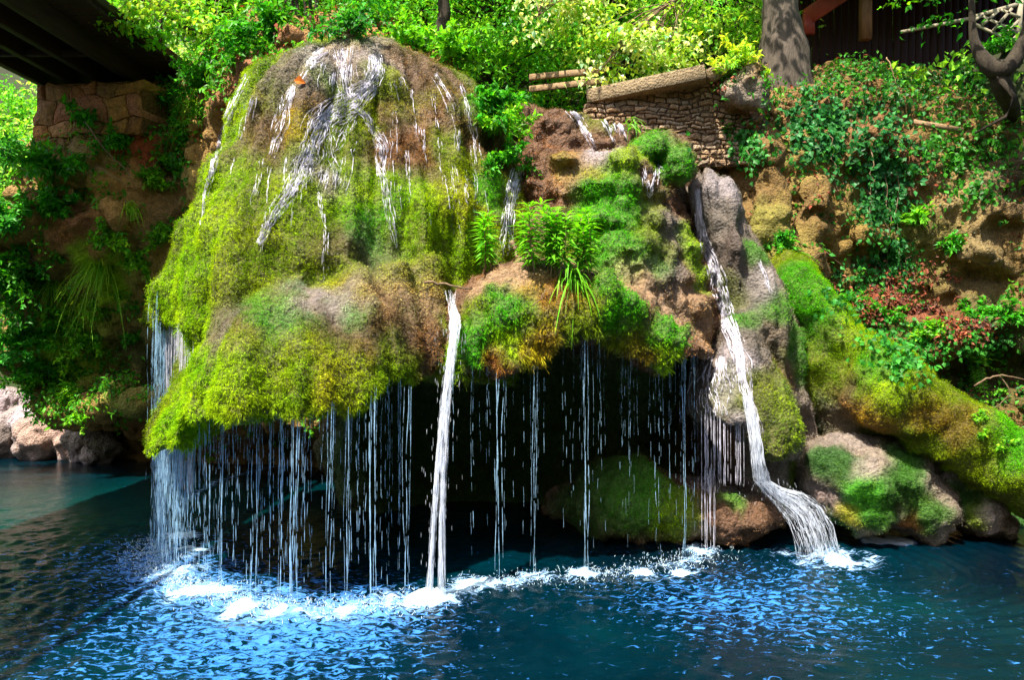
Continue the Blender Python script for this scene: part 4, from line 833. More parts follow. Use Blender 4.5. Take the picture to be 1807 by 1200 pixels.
grass('grass_tuft', 'long bladed grass tuft growing among the right hand herbs on the shelf', 1030, 478, .5, 26, G2 * 1.3, out=(.3, -.4, .8))
grass('grass_tuft', 'small grass tuft on the coping foot above the upper tier', 1110, 225, .5, 24, G2)

# background trees: every crown is sprays of leaves carried by limbs
def tree_mesh(H, R, nspray, per, L, col, col2, seed, tr=.14, low=.12):
    st = random.getstate(); random.seed(seed); tm = MB(); lm = MB()
    bendx = random.uniform(-.5, .5); tp = np.array([[bendx * math.sin(t * 2.2), .3 * math.sin(t * 3 + seed), H * t] for t in np.linspace(0, 1, 10)])
    tube(tm, tp - [0, 0, .3], np.linspace(tr, tr * .18, 10), 9, wob=.25, seed=seed)
    for s in range(nspray):
        z = random.uniform(low, 1.0); az = random.random() * 6.28; rr = R * (math.sin(math.pi * min(.97, .12 + .86 * z)) ** .6) * random.uniform(.35, 1.05)
        b = np.array([np.interp(z * .85, np.linspace(0, 1, 10), tp[:, i]) for i in range(3)]); e = b + np.array([math.cos(az) * rr, math.sin(az) * rr, H * .10 * random.uniform(-.4, 1.2)])
        ln = np.linspace(0, 1, 6)[:, None]; A = b + (e - b) * ln + [0, 0, .12 * rr] * np.sin(ln * math.pi)
        if s % 2 == 0: tube(tm, A, np.linspace(tr * .28, .008, 6), 5, cap=False)
        n = per; cr = random.uniform(.45, .95); p = e + RNG.normal(0, 1, (n, 3)) * [cr * .55, cr * .55, .13]
        p[:n // 3] = np.stack([np.interp(RNG.uniform(.45, 1, n // 3), ln[:, 0], A[:, i]) for i in range(3)], 1) + rnd(n // 3, .16)
        dd = unit(rnd(n, .6) + unit(e - b) * .5 + [0, 0, -.35]); nn = unit(rnd(n, .45) + [0, 0, 1.])
        leaves(lm, p, dd, nn, L * RNG.uniform(.6, 1.3, n), L * .55 * RNG.uniform(.8, 1.2, n), tint(col if random.random() < .55 else col2, n, .3), droop=.25)
    random.setstate(st); return tm, lm
GP = np.array((.44, .64, .12))
protos = []
for sd, (H, R, ns, per, L, c1, c2) in enumerate([(9, 3.2, 230, 60, .16, FARG, GP), (7.5, 3., 210, 60, .16, FARG * [.6, .8, 1], FARG), (10, 3.6, 250, 60, .17, FARG * [1.5, 1.2, 2], GP)]):
    tm, lm = tree_mesh(H, R, ns, per, L, c1, c2, sd + 3, low=.06)
    protos.append((tm, lm))
meshes = []
def ground_at(x, y):
    h = drop(x, y); return h[0] if h is not None else np.array([x, y, 8.])
spots = [(-13.5, 25, 0, 'tree with sunlit crown seen through the gap under the bridge, nearest to the water'), (-17.5, 28, 1, 'darker green tree at the photo left edge under the bridge'), (-15.5, 33, 2, 'tall yellow green tree furthest back under the bridge'), (-20, 23, 0, 'leafy tree overhanging the channel at far left'),
         (-7.2, 19.8, 1, 'leafy tree behind the bridge end, branches over the abutment'), (-5.2, 22.5, 0, 'tree directly behind the left half of the mossy dome'), (-2.6, 24, 2, 'tall pale green tree behind the crest of the dome'), (-.6, 20.8, 1, 'green tree behind the gap between dome and terrace'), (.9, 26, 0, 'tree high on the slope above the railing'), (2.6, 22, 2, 'bright yellow green tree behind the timber railing'), (4.6, 27, 1, 'dark green tree high on the slope behind the retaining wall'), (5.2, 21.0, 0, 'sunlit tree behind the right end of the retaining wall'),
         (-9, 28, 2, 'far tree above the bridge end'), (-1, 31, 1, 'far green tree at the top centre of the slope'), (3, 33, 0, 'farthest pale tree on the slope above the wall'), (7.5, 26.5, 2, 'tree behind the big trunk, left of the cabin'), (-5.5, 30, 1, 'distant darker tree behind the dome'), (11.5, 27, 0, 'tree rising behind the cabin roof')]
for i, (x, y, k, lab) in enumerate(spots):
    g = ground_at(x, y); root = empty('broadleaf_tree', g, lab, 'tree', 'woodland trees behind the falls'); root.rotation_euler = (0, 0, random.random() * 6.28); s_ = random.uniform(.85, 1.15); root.scale = (s_, s_, s_)
    if k < len(meshes) and meshes[k]:
        for src in meshes[k]:
            c = src.copy(); COL.objects.link(c); c.parent = root
    else:
        while len(meshes) <= k: meshes.append(None)
        tm, lm = protos[k]; meshes[k] = (tm.build('trunk', M['bark'], root), lm.build('crown', M['leaf'], root, False))

# trunks that show on their own
def trunk(name, label, pts, rad, mat='bark', cat='tree', n=40, wob=.12):
    root = empty(name, (0, 0, 0), label, cat); mb = MB(); pts = np.asarray(pts)
    t = np.linspace(0, len(pts) - 1, 24); A = np.stack([np.interp(t, np.arange(len(pts)), pts[:, i]) for i in range(3)], 1)
    K = np.ones(3) / 3; B = A.copy(); B[1:-1] = (A[:-2] + A[1:-1] + A[2:]) / 3
    tube(mb, B, np.interp(t, np.arange(len(pts)), rad), n, wob=wob, seed=len(label)); mb.build('trunk', M[mat], root); return root
def crown_on(root, c, R, ns, per, L, col, col2):
    lm = MB(); c = np.asarray(c)
    for s in range(ns):
        e = c + RNG.normal(0, 1, 3) * R; n = per; p = e + rnd(n, 1) * [.4, .4, .1]
        leaves(lm, p, unit(rnd(n, .6) + [0, 0, -.4]), unit(rnd(n, .45) + [0, 0, 1.]), L * RNG.uniform(.6, 1.3, n), L * .55 * np.ones(n), tint(col if random.random() < .5 else col2, n, .3))
    lm.build('crown', M['leaf'], root, False)
r_ = trunk('old_beech_tree', 'thick pale trunked tree at the cliff top left of the red cabin', [P(1384, 190, 17.0), P(1382, 95, 16.9), P(1380, 60, 16.9), P(1378, 30, 16.9), P(1375, -10, 16.9), P(1372, -120, 16.9), P(1365, -300, 16.9)], [.7, .52, .41, .37, .35, .32, .25], 'palebark')
crown_on(r_, P(1365, -330, 16.9), np.array([2.2, 1.8, 1.0]), 110, 40, .2, FARG, GY)
r_ = trunk('slim_tree', 'slim crooked trunk rising from the bushes at top centre', [P(775, 75, 17.), P(779, 50, 17.), P(785, 25, 17.), P(782, 0, 17.), P(786, -60, 17.), P(780, -200, 17.)], [.15, .14, .13, .13, .12, .06])
crown_on(r_, P(782, -200, 17.), np.array([1.6, 1.6, .6]), 60, 40, .19, FARG, GY)
r_ = trunk('u_shaped_tree', 'dark tree with a thick U shaped bend at the right cliff top', [P(1713, -60, 14.8), P(1714, 0, 14.8), P(1716, 40, 14.8), P(1718, 74, 14.8), P(1735, 108, 14.7), P(1762, 128, 14.6), P(1790, 112, 14.6), P(1806, 70, 14.6), P(1826, 10, 14.6), P(1840, -80, 14.6)], [.05, .055, .06, .085, .14, .18, .14, .10, .09, .08], 'bark')
mb = MB(); tube(mb, [P(1762, 128, 14.6), P(1772, 160, 14.9), P(1785, 190, 15.4), P(1790, 220, 16.2)], [.17, .17, .16, .15], 9, wob=.3); tube(mb, [P(1755, 125, 14.6), P(1790, 170, 14.5), P(1775, 205, 14.5), P(1720, 235, 14.8)], [.06, .04, .03, .02], 6); mb.build('root', M['bark'], r_)
crown_on(r_, P(1800, -140, 14.6), np.array([1.2, 1.2, .6]), 50, 40, .17, G1, G2)
r_ = empty('coppiced_shrub', P(540, 82, 15.5), 'clump of thin brown stems above the crest of the dome', 'shrub'); mb = MB()
for px0, px1 in ((532, 512), (538, 520), (545, 548), (552, 560), (528, 500), (548, 535)):
    A = np.stack([P(px0, 88, 15.6), P((px0 * 2 + px1) / 3 + 2, 55, 15.6), P((px0 + px1 * 2) / 3, 20, 15.6), P(px1, -20, 15.6), P(px1 - 6, -70, 15.6)]) - P(540, 82, 15.5); tube(mb, A, [.05, .04, .035, .03, .02], 6, wob=.3)
mb.build('stem', M['bark'], r_)
lm = MB()
for s in range(46):
    e = np.array([random.uniform(-1.3, 1.6), random.uniform(-.6, .8), random.uniform(.3, 1.7)]); n = 34; p = e + rnd(n, 1) * [.28, .28, .07]
    leaves(lm, p, unit(rnd(n, .6) + [0, 0, -.4]), unit(rnd(n, .4) + [0, 0, 1.]), .15 * RNG.uniform(.6, 1.3, n), .08 * np.ones(n), tint(G2 if s % 3 else G1, n, .3))
lm.build('foliage', M['leaf'], r_, False)
# maple boughs before the woodland, sun glare painted into their palest leaf colours
def bough(label, px, py, d, size, n, col, col2):
    c = P(px, py, d); root = empty('leafy_bough', c, label, 'branch', 'sunlit boughs over the terrace'); sm = MB(); lm = MB()
    s0 = np.array([size * 1.5, .8, size * 1.9]); A = np.stack([s0 + (np.array([-size, -.2, -size * .4]) - s0) * t + [0, 0, .3 * math.sin(3 * t)] for t in np.linspace(0, 1, 8)]); tube(sm, A, np.linspace(.05, .01, 8), 6, wob=.3)
    for s in range(n):
        t = random.random(); b = np.array([np.interp(t, np.linspace(0, 1, 8), A[:, i]) for i in range(3)]); e = np.array([random.uniform(-1.2, .9) * size, random.uniform(-.5, .5), random.uniform(-.55, .6) * size]); tube(sm, np.stack([b, (b + e) / 2 + [0, 0, .08], e]), [.014, .009, .004], 4, cap=False)
        m = 30; p = e + rnd(m, 1) * [.22, .22, .05]; leaves(lm, p, unit(rnd(m, .6) + [0, -.3, -.4]), unit(rnd(m, .3) + [0, -.2, 1.]), .15 * RNG.uniform(.6, 1.2, m), .10 * np.ones(m), tint(col if s % 2 else col2, m, .25), droop=.2)
    sm.build('stem', M['twig'], root); lm.build('foliage', M['leaf'], root, False)
bough('brightly sunlit leafy bough hanging in front of the retaining wall coping', 1140, 100, 16.2, .95, 40, np.array((.62, .74, .30)), GY)
bough('sunlit leafy bough at the top edge above the railing', 1020, 12, 16.6, .9, 30, np.array((.62, .74, .30)), GY)
bough('sunlit leafy bough at the top edge left of the big pale trunk', 1230, 30, 17.0, .9, 26, GY, FARG)
bough('yellow green bough at the top edge over the bridge end', 300, 20, 15.4, 1.0, 40, GY, G2)

# shrubs and herbs: (kind label, px, py, metres, stems, leaves, leaf length, colour)
SH = [
    ('leafy shrub on the slope right of the dome crest, topmost of that slope', 790, 105, 1.0, 20, 60, .15, G2), ('green shrub against the right shoulder of the dome', 850, 130, 1.0, 22, 60, .14, G1), ('feathery green shrub left of the railing', 915, 125, .9, 16, 46, .13, G2), ('shrub growing down the gap between dome and terrace, upper one', 880, 190, .8, 16, 44, .13, G1), ('shrub lower in the gap between dome and terrace', 895, 240, .75, 20, 56, .12, G2), ('lowest leafy plant in the gully between dome and terrace', 890, 290, .55, 18, 44, .10, G1), ('bright shrub just behind the right rim of the dome crest', 730, 85, .8, 14, 42, .14, G2),
    ('shrub on the bank above the left shoulder of the dome', 440, 80, 1.0, 18, 44, .15, G1), ('pale green shrub below the bridge deck edge', 330, 110, .9, 18, 44, .13, GY * .8), ('bushy shrub left of the dome shoulder', 370, 150, .9, 16, 44, .13, G1), ('broad leaved shrub above the dome on the left', 490, 60, .9, 16, 40, .17, G1), ('shrub on the brown bank behind the dome crest', 620, 65, .7, 12, 40, .12, G3 * 1.6), ('leafy shrub at the abutment corner', 285, 190, .7, 14, 40, .13, G1), ('shrub on the cliff beside the dome, below the corner shrub', 330, 245, .6, 12, 36, .12, G1), ('broad leaved plant halfway up the left cliff beside the dome', 310, 300, .6, 12, 34, .13, G2),
    ('large leaved seedling bush in front of the abutment', 150, 230, .8, 14, 34, .18, G1), ('hanging leafy branch at the lower left of the abutment', 110, 300, .9, 16, 38, .18, G1), ('drooping shrub on the left cliff edge, with pale leaf sprays', 90, 370, .8, 14, 34, .17, G1), ('shrub at the far left beneath the bridge', 40, 290, 1.0, 16, 40, .17, G3 * 1.5), ('leafy bush halfway down the left cliff edge', 60, 460, .7, 14, 36, .15, G1), ('bright bush above the pale boulders', 110, 660, .9, 18, 46, .13, G2), ('leafy bush behind the boulders on the left', 40, 600, 1.0, 18, 44, .15, G1), ('bush draped on the left ledge end', 150, 620, .8, 16, 42, .13, G2), ('small bush at the end of the mossy ledge', 190, 560, .6, 12, 36, .12, G2), ('small leafy plant between the pale boulders', 120, 700, .5, 12, 30, .11, G2), ('plant rooted in a crack above the left ledge', 240, 600, .4, 10, 26, .11, G1), ('sprig at the foot of the ledge beside the dark hollow', 145, 735, .35, 9, 24, .1, G2),
    ('green shrub in front of the foot of the retaining wall', 1160, 222, .6, 18, 44, .11, G2), ('shrub overhanging the right end of the wall coping', 1262, 125, .7, 18, 44, .12, GY), ('ivy like bush climbing the foot of the thick trunk', 1365, 75, .7, 18, 44, .12, G1),
    ('leafy herb on the bulge right of the dome shoulder', 868, 195, .6, 18, 46, .12, G1), ('green herb above that bulge, nearer the slim trunk', 845, 150, .7, 18, 46, .12, G2), ('herb spilling beside the gully under the bulge', 875, 235, .55, 16, 40, .11, G2),
    ('bright plant clinging to the left cliff just left of the dome flank', 300, 420, .6, 14, 36, .12, G2), ('leafy plant high on the shaded cliff between abutment and dome', 275, 330, .6, 14, 36, .12, G2), ('trailing plant on the dark cliff under the rusty patch', 205, 420, .7, 16, 40, .13, G2), ('tuft of leaves on the cliff right of the long grass fringe', 255, 470, .55, 14, 36, .11, G2), ('bright leafy bush left of the ledge over the boulders', 105, 575, .8, 18, 44, .13, G2), ('leafy sprays over the lower abutment stones', 200, 255, .6, 14, 34, .13, G1),
    ('big dark bush at the left photo edge above the boulders', 8, 640, 1.3, 22, 60, .15, G3 * 2), ('leafy bush at the left photo edge below the bridge gap', 10, 520, 1.4, 22, 60, .16, G1 * .8), ('bush behind the crevice rock at the left edge', 45, 655, 1.0, 18, 50, .13, G1), ('ragged bush in the shade left of the cliff edge', 25, 400, 1.2, 20, 54, .16, G3 * 2),
    ('shrub at the foot of the thick pale trunk', 1420, 75, .8, 16, 40, .13, GY), ('sunny shrub in front of the red cabin', 1480, 55, 1.2, 22, 46, .13, GY), ('shrub around the cabin post foot', 1550, 70, 1.1, 20, 46, .13, GY * .8), ('shrub on the cliff top below the porch rail', 1620, 85, .8, 16, 40, .13, G2), ('green shrub left of the U shaped tree', 1680, 80, .8, 16, 40, .13, G1), ('sapling with pale leaves in front of the cabin wall', 1630, 55, 1.2, 18, 40, .14, GY), ('shrub below the lattice fence', 1770, 90, .6, 12, 36, .12, G1),
    ('pale sunlit shrub on the cliff corner right of the wall', 1305, 120, .7, 16, 40, .12, GY * 1.2), ('shrub below the retaining wall, left of the cliff', 1200, 235, .6, 14, 36, .12, G1), ('shrub filling the corner between wall and cliff', 1250, 200, .7, 16, 40, .12, G2), ('low bush over the dark hollow behind the buttress', 1275, 245, .6, 14, 38, .12, G1), ('small shrub where the ridge meets the buttress', 1375, 425, .45, 12, 30, .09, G1),
    ('broad leaved seedling on the middle of the right cliff', 1625, 390, .4, 9, 20, .15, G2), ('leafy plant on the right cliff above the dead leaves', 1680, 440, .4, 10, 24, .13, G1), ('green plant left of the patch of dead leaves', 1560, 560, .5, 12, 30, .11, G1), ('bright leafy plant right of the dead leaves', 1720, 560, .5, 12, 28, .12, G1), ('pale green plant on the slope below the dead leaves', 1700, 625, .55, 14, 34, .12, G2), ('leafy plant at the right edge above the roots', 1785, 560, .5, 12, 30, .12, G1), ('small plant at the upper end of the ridge slope', 1500, 540, .4, 10, 26, .1, G1), ('green plant at the lower edge of the dead leaf patch', 1630, 585, .4, 10, 26, .11, G2),
    ('tiny sprig on the mossy ridge near the right edge', 1725, 740, .22, 6, 16, .06, G2), ('small fern sprig at the lower right end of the ridge', 1775, 790, .25, 6, 16, .07, G2), ('seedling on the lower flank of the ridge, right', 1735, 770, .18, 5, 14, .06, G2),
]
for lab, px, py, s, ns, nl, L, c in SH:
    p, nn = put(px, py); bush('shrub', lab, 'shrub', p, unit(nn * .6 + [0, -.15, .55]), s, ns, nl, L, c, 'shrubs and leafy plants on the banks', col2=np.asarray(c) * [1.5, 1.2, 1.])
for lab, px, py, s, n in [('large pale hanging grass fringe on the left cliff', 185, 475, .95, 240), ('fringe of grass on the outer left cliff under the long one', 150, 545, .8, 170), ('grass tuft drooping from the cliff beside the dome shoulder', 345, 190, .6, 120), ('grass tuft on the rusty rock below the abutment', 225, 370, .5, 70), ('dull hanging grass at the far left of the cliff', 95, 500, .6, 90), ('small grass fringe under the pale hanging one', 110, 600, .6, 90), ('grass hanging over the hollow left of the right cliff', 1265, 235, .45, 70)]:
    grass('hanging_grass', lab, px, py, s, n, G2 * [2.1, 1.3, 2.], group='grass hanging from the cliffs', W=.008)
for lab, px, py, s, n in [('fern with layered fronds left of the dome', 305, 270, .6, 8), ('fern frond plant on the left cliff near the abutment', 130, 345, .7, 8), ('fern at the left end of the mossy ledge', 160, 500, .55, 7), ('fern beside the upper end of the ridge', 1390, 440, .45, 7), ('fern in the middle of the right cliff ivy', 1590, 395, .5, 7), ('fern spreading right of the dead leaves', 1720, 640, .6, 9), ('light fern at the foot of the right slope', 1765, 700, .45, 7)]:
    fern_like('fern', lab, px, py, s, n, G1 if n == 8 else G2, 'ferns on the cliffs')

# ivy
def ivy(label, spots_, n, L, col, vines, group='ivy hanging on the right cliff'):
    c0, _ = put(*spots_[0][:2]); root = empty('ivy', c0, label, 'ivy', group); lm = MB(); P_ = []; N_ = []
    for px, py, r in spots_:
        for k in range(n // len(spots_)):
            a = cast(px + random.gauss(0, r), py + random.gauss(0, r * .7))
            if a is not None and np.linalg.norm(a[0] - c0) < 4.5: P_.append(a[0]); N_.append(a[1])
    p = np.array(P_) - c0; nn = np.array(N_); m = len(p)
    leaves(lm, p + nn * RNG.uniform(.02, .16, (m, 1)), unit(rnd(m, .5) + [0, -.1, -.7]), unit(nn * .8 + rnd(m, .35) + [0, -.2, .45]), L * RNG.uniform(.6, 1.25, m), L * .85 * RNG.uniform(.8, 1.1, m), tint(col, m, .32, .15), droop=.15, fold=.08)
    sm = MB(); vl = []
    for px0, py0, px1, py1 in vines:
        a = cast(px0, py0)
        if a is None: continue
        e = P(px1, py1, a[0][1] - .25); t = np.linspace(0, 1, 10)[:, None]; A = a[0] + a[1] * .1 + (e - a[0]) * t + RNG.normal(0, .035, (10, 3)); tube(sm, A - c0, np.linspace(.012, .005, 10), 5)
        q = np.repeat(A[2:], 5, 0) - c0 + rnd(40, .07); leaves(lm, q, unit(rnd(40, .5) + [0, -.2, -.7]), unit(rnd(40, .4) + [0, -.6, .4]), L * .9, L * .75, tint(col, 40, .3, .15), droop=.15)
    if vl or sm.n: sm.build('vine', M['twig'], root)
    lm.build('foliage', M['leaf'], root, False)
ivy('ivy mat hanging under the cliff top, left of centre on the right cliff', [(1420, 215, 30), (1450, 190, 28), (1470, 230, 30), (1440, 250, 25)], 900, .13, IV, [(1430, 230, 1425, 330), (1460, 240, 1470, 340)])
ivy('long ivy curtain trailing down the middle of the right cliff', [(1560, 200, 35), (1560, 260, 30), (1550, 300, 26), (1570, 340, 25), (1545, 370, 20)], 1100, .12, IV, [(1540, 260, 1530, 390), (1560, 300, 1565, 420), (1580, 300, 1575, 440), (1555, 320, 1590, 480), (1535, 340, 1520, 420)])
ivy('ivy on the middle ledge above the ridge, with bare vines', [(1560, 440, 24), (1580, 470, 26), (1520, 480, 26), (1500, 520, 25), (1550, 520, 26)], 800, .10, IV * [1.2, 1.2, .8], [(1570, 440, 1560, 520), (1600, 450, 1590, 540)])
ivy('sunlit ivy covering the cliff corner beside the wall', [(1350, 110, 32), (1400, 130, 35), (1380, 165, 28), (1450, 150, 30)], 800, .12, G1 * [1.6, 1.2, 1.5], [(1370, 160, 1372, 240)])
ivy('thick ivy along the right cliff top under the cabin', [(1500, 110, 40), (1560, 120, 40), (1620, 115, 40), (1530, 150, 36), (1600, 150, 34)], 1000, .11, G1 * [.9, .7, 1.3], [(1500, 140, 1500, 200), (1600, 140, 1605, 215)])
ivy('low ivy spread between the buttress and the right cliff', [(1290, 240, 25), (1250, 235, 22), (1320, 260, 22), (1270, 270, 18)], 700, .11, IV * [1.3, 1.3, .8], [(1330, 250, 1325, 300)])
ivy('sparse ivy at the far right of the cliff under the U shaped tree', [(1700, 130, 30), (1680, 220, 35), (1740, 260, 35), (1650, 270, 28), (1720, 330, 30)], 800, .12, G1 * [.9, .8, 1.4], [(1700, 230, 1690, 300)])
ivy('ivy creeping over the slope below the dead leaves', [(1560, 590, 25), (1620, 610, 30), (1680, 600, 30), (1740, 600, 30), (1600, 640, 26)], 800, .10, IV * [1.4, 1.4, .7], [])

# undergrowth: loose low leaves nobody could count
def scatter(label, V, Q, n, mask, L, col, per=5, lift=.06, name='undergrowth', mat='leaf', flat=0.):
    p, nn = sample(V, Q, n, mask); k = fbm(p[:, 0] * 1.1, p[:, 1] * 1.1, p[:, 2] * 1.3 + 3, 3) > -.05; p, nn = p[k], nn[k]; p = np.repeat(p, per, 0); nn = np.repeat(nn, per, 0); m = len(p); lm = MB()
    hue = fbm(p[:, 0] * .8, p[:, 1] * .8, p[:, 2] * .8 + 30, 2)[:, None]
    c = tint(col, m, .35) * (1 + .5 * hue * np.array([1, .6, .2]))
    leaves(lm, p + nn * RNG.uniform(0, 2 * lift, (m, 1)) + rnd(m, .07), unit(rnd(m, .6) + [0, -.15, -.35]), unit(nn * (.4 + flat) + rnd(m, .4) + [0, -.15, .6]), L * RNG.uniform(.5, 1.4, m), L * .6 * RNG.uniform(.7, 1.2, m), np.clip(c, .003, .8), droop=.2)
    o = lm.build(name, M[mat], None, False); tag(o, label, 'undergrowth', kind='stuff')
up = lambda lo, hi: (lambda c, n: ((n[:, 2] > lo) & (c[:, 2] > .4) & (c[:, 2] < hi)) * facing(c, n))
scatter('loose green undergrowth spread over the right cliff', VR, QR, 3600, lambda c, n: up(-.25, 20)(c, n) * (.25 + 1.2 * (c[:, 2] > 6.2) + .8 * ((c[:, 2] < 4) & (c[:, 0] > 5.5))), .105, G1 * [1., .8, 1.3])
scatter('loose green undergrowth spread over the left cliff and bank', VL, QL, 9500, lambda c, n: up(-.3, 20)(c, n) * (.7 + 1.2 * (c[:, 2] > 7.2) + .9 * (c[:, 0] < -8.3)), .12, G1 * [2., 1.25, 1.2])
T_ = Qg; sel = (np.abs(Vg[Qg[:, 0], 0]) < 24) & (Vg[Qg[:, 0], 1] > 14) & (Vg[Qg[:, 0], 1] < 42)
scatter('low green undergrowth carpeting the wooded slope', Vg, Qg[sel], 16000, lambda c, n: 1. * (c[:, 2] > .3), .20, FARG * .8, lift=.25)
scatter('carpet of reddish brown dead leaves on the right slope', VR, QR, 9000, lambda c, n: (1.6 * np.exp(-(((c[:, 0] - PX(1665, 14.2)) / 1.05) ** 2 + ((c[:, 2] - 3.55) / .5) ** 2)) * (n[:, 2] > .1) + .010 * (n[:, 2] > .25)), .10, (.21, .06, .03), per=3, lift=.015, name='leaf_litter', mat='dead', flat=.8)
scatter('rusty dead leaves caught on the left bank above the dome', VL, QL, 3200, lambda c, n: 1. * (c[:, 2] > 6.8) * (n[:, 2] > .1), .11, (.26, .07, .03), per=3, lift=.02, name='leaf_litter', mat='dead', flat=.8)

# twigs and roots
def stick(name, label, pts, r, cat='stick', mat='twig', lift=0):
    pts = [p if len(p) == 3 and abs(p[0]) < 50 and not isinstance(p, tuple) else (cast(p[0], p[1])[0] + cast(p[0], p[1])[1] * (p[2] if len(p) > 2 else lift)) for p in pts]
    root = empty(name, pts[0], label, cat); mb = MB(); A = np.array(pts) - pts[0]; t = np.linspace(0, len(A) - 1, 12); B = np.stack([np.interp(t, np.arange(len(A)), A[:, i]) for i in range(3)], 1) + RNG.normal(0, r * .5, (12, 3)); tube(mb, B, np.linspace(r, r * .5, 12), 6, wob=.3)
    mb.build('stem', M[mat], root); return root
stick('fallen_stick', 'bare stick bridging the notch above the thick jet', [P(748, 497, 9.95), P(790, 502, 9.9), P(834, 509, 9.95)], .018)
stick('fallen_stick', 'short brown stick lying on the right part of the shelf', [P(1028, 481, 10.35), P(1055, 485, 10.3), P(1090, 487, 10.35)], .02)
stick('fallen_stick', 'bent pale twig stuck in the moss curtain below the shelf', [P(940, 540, 9.62), P(955, 527, 9.6), P(962, 512, 9.7)], .009)
stick('fallen_stick', 'wet stump of a branch at the foot of the gully', [P(903, 425, 11.0), P(910, 440, 10.95), P(914, 455, 10.9)], .035)
stick('bare_root', 'pale bare root arching at the right edge below the slope', [P(1720, 682, 13.2), P(1745, 665, 13.1), P(1770, 662, 13.), P(1810, 670, 13.)], .02, 'root')
stick('bare_root', 'thin bare root dangling under the arching root', [P(1765, 664, 13.05), P(1785, 690, 13.), P(1760, 718, 13.1), P(1740, 722, 13.2)], .012, 'root')
stick('bare_root', 'pale vine loop hanging on the cliff over the ridge', [P(1425, 475, 13.6), P(1440, 450, 13.7), P(1460, 445, 13.7), P(1490, 472, 13.7)], .009, 'vine')
stick('bare_twig', 'long yellow dry stalk leaning across the abutment foot', [P(150, 215, 16.4), P(190, 270, 16.2), P(225, 300, 16.1), P(240, 335, 16.2)], .012, 'twig', 'wood')
stick('bare_twig', 'second dry stalk curving below the yellow one', [P(170, 290, 16.2), P(205, 315, 16.1), P(238, 337, 16.2)], .01, 'twig', 'wood')
stick('bare_twig', 'arching bare twig on the ivy of the right cliff', [P(1565, 100, 14.9), P(1572, 118, 14.8), P(1582, 150, 14.8)], .012, 'twig', 'wood')
h = cast(532, 148); lm = MB(); root = empty('fallen_leaf', h[0] + h[1] * .05, 'single orange dead leaf stuck near the crest of the dome', 'leaf'); leaves(lm, np.array([[-.08, 0, .02]]), np.array([[1., 0, -.1]]), np.array([h[1]]), np.array([.16]), np.array([.15]), np.array([[.5, .13, .01]])); lm.build('blade', M['dead'], root, False)
# ------------------------------------------------------------------ running water on the rock
def interp_path(path, step=3.):
    A = np.array(path, float); s = np.concatenate([[0], np.cumsum(np.hypot(*np.diff(A[:, :2], axis=0).T))]); t = np.arange(0, s[-1], step)
    return np.stack([np.interp(t, s, A[:, i]) for i in range(3)], 1)
def rivulet(label, path, n, wid=.014, fill=.75, only=None, mat='rill', lift=.028, jump=.35, group='water running down the rock', name='rivulet', multi=False):
    """strands of water that cling to the rock; path of (px, py, half width px) gives where on the rock they run"""
    mb = MB(); first = None
    for path in (path if multi else [path]):
      first = strands(mb, path, n // 3 if multi else n, wid, fill, only, lift, jump, first)
    if not mb.n: return
    root = mb.build(name, M[mat], None, True, origin=first); tag(root, label, 'water', group); return root
def strands(mb, path, n, wid, fill, only, lift, jump, first):
    p = interp_path(path); m = len(p)
    tg = np.gradient(p[:, :2], axis=0); tg /= np.linalg.norm(tg, axis=1, keepdims=True) + 1e-9; nr = np.stack([-tg[:, 1], tg[:, 0]], 1)
    for s in range(n):
        off = np.clip(random.gauss(0, .75), -1.7, 1.7); ph = random.random() * 100
        o = off + .45 * vnoise(np.arange(m) * .09 + ph, 0 * p[:, 0] + s, 0 * p[:, 0])
        a = 0 if random.random() < .45 else random.randint(0, max(0, m - 8)); b = min(m, a + random.randint(6, max(9, int(m * fill))))
        pts = []; ns = []
        def flush():
            nonlocal pts, ns
            if len(pts) >= 3:
                A = np.array(pts); N = np.array(ns); T = unit(np.gradient(A, axis=0)); S = unit(np.cross(T, N)); k = len(A)
                w_ = wid * random.uniform(.3, 1.1) * (1 + .6 * vnoise(np.arange(k) * .5 + ph, np.zeros(k), np.zeros(k)))
                w_ = np.maximum(w_, .0028) * np.minimum(1, np.minimum(np.arange(k) + .35, k - np.arange(k) - .6) / 2.5).clip(.15); w_ = w_[:, None]
                A = A + N * (lift * (.5 + .9 * random.random()))
                V = np.concatenate([A - S * w_ - N * .012, A + N * w_ * .6, A + S * w_ - N * .012]); i = np.arange(k - 1)
                q = np.concatenate([np.stack([i, i + 1, k + i + 1, k + i], 1), np.stack([k + i, k + i + 1, 2 * k + i + 1, 2 * k + i], 1)])
                mb.add(V, q)
            pts, ns = [], []
        last = None
        for i in range(a, b):
            if random.random() < .11: flush(); last = None; continue
            q = p[i, :2] + nr[i] * o[i] * p[i, 2]
            h = cast(q[0], q[1], only)
            if h is None: flush(); last = None; continue
            if last is not None and np.linalg.norm(h[0] - last) > jump: flush()
            pts.append(h[0]); ns.append(h[1]); last = h[0]
            if first is None: first = h[0]
        flush()
    return first
R = rivulet
bb = SOLIDS
R('broad white stream that fans down the middle of the dome from its crest', [(660, 96, 6), (664, 125, 7), (655, 150, 9), (622, 182, 17), (585, 196, 14), (562, 225, 14), (545, 270, 12), (528, 312, 11), (508, 345, 9), (482, 385, 7), (455, 432, 5)], 100, 0.0078)
R('white stream from the crest joining the broad one from above', [(600, 86, 16), (604, 110, 9), (606, 140, 7), (610, 165, 9), (615, 188, 14)], 50, 0.0070)
R('wet fan spreading over the bulge in the middle of the dome', [(610, 190, 22), (585, 225, 30), (575, 265, 32), (570, 300, 34), (560, 320, 36)], 79, 0.0050, .5)
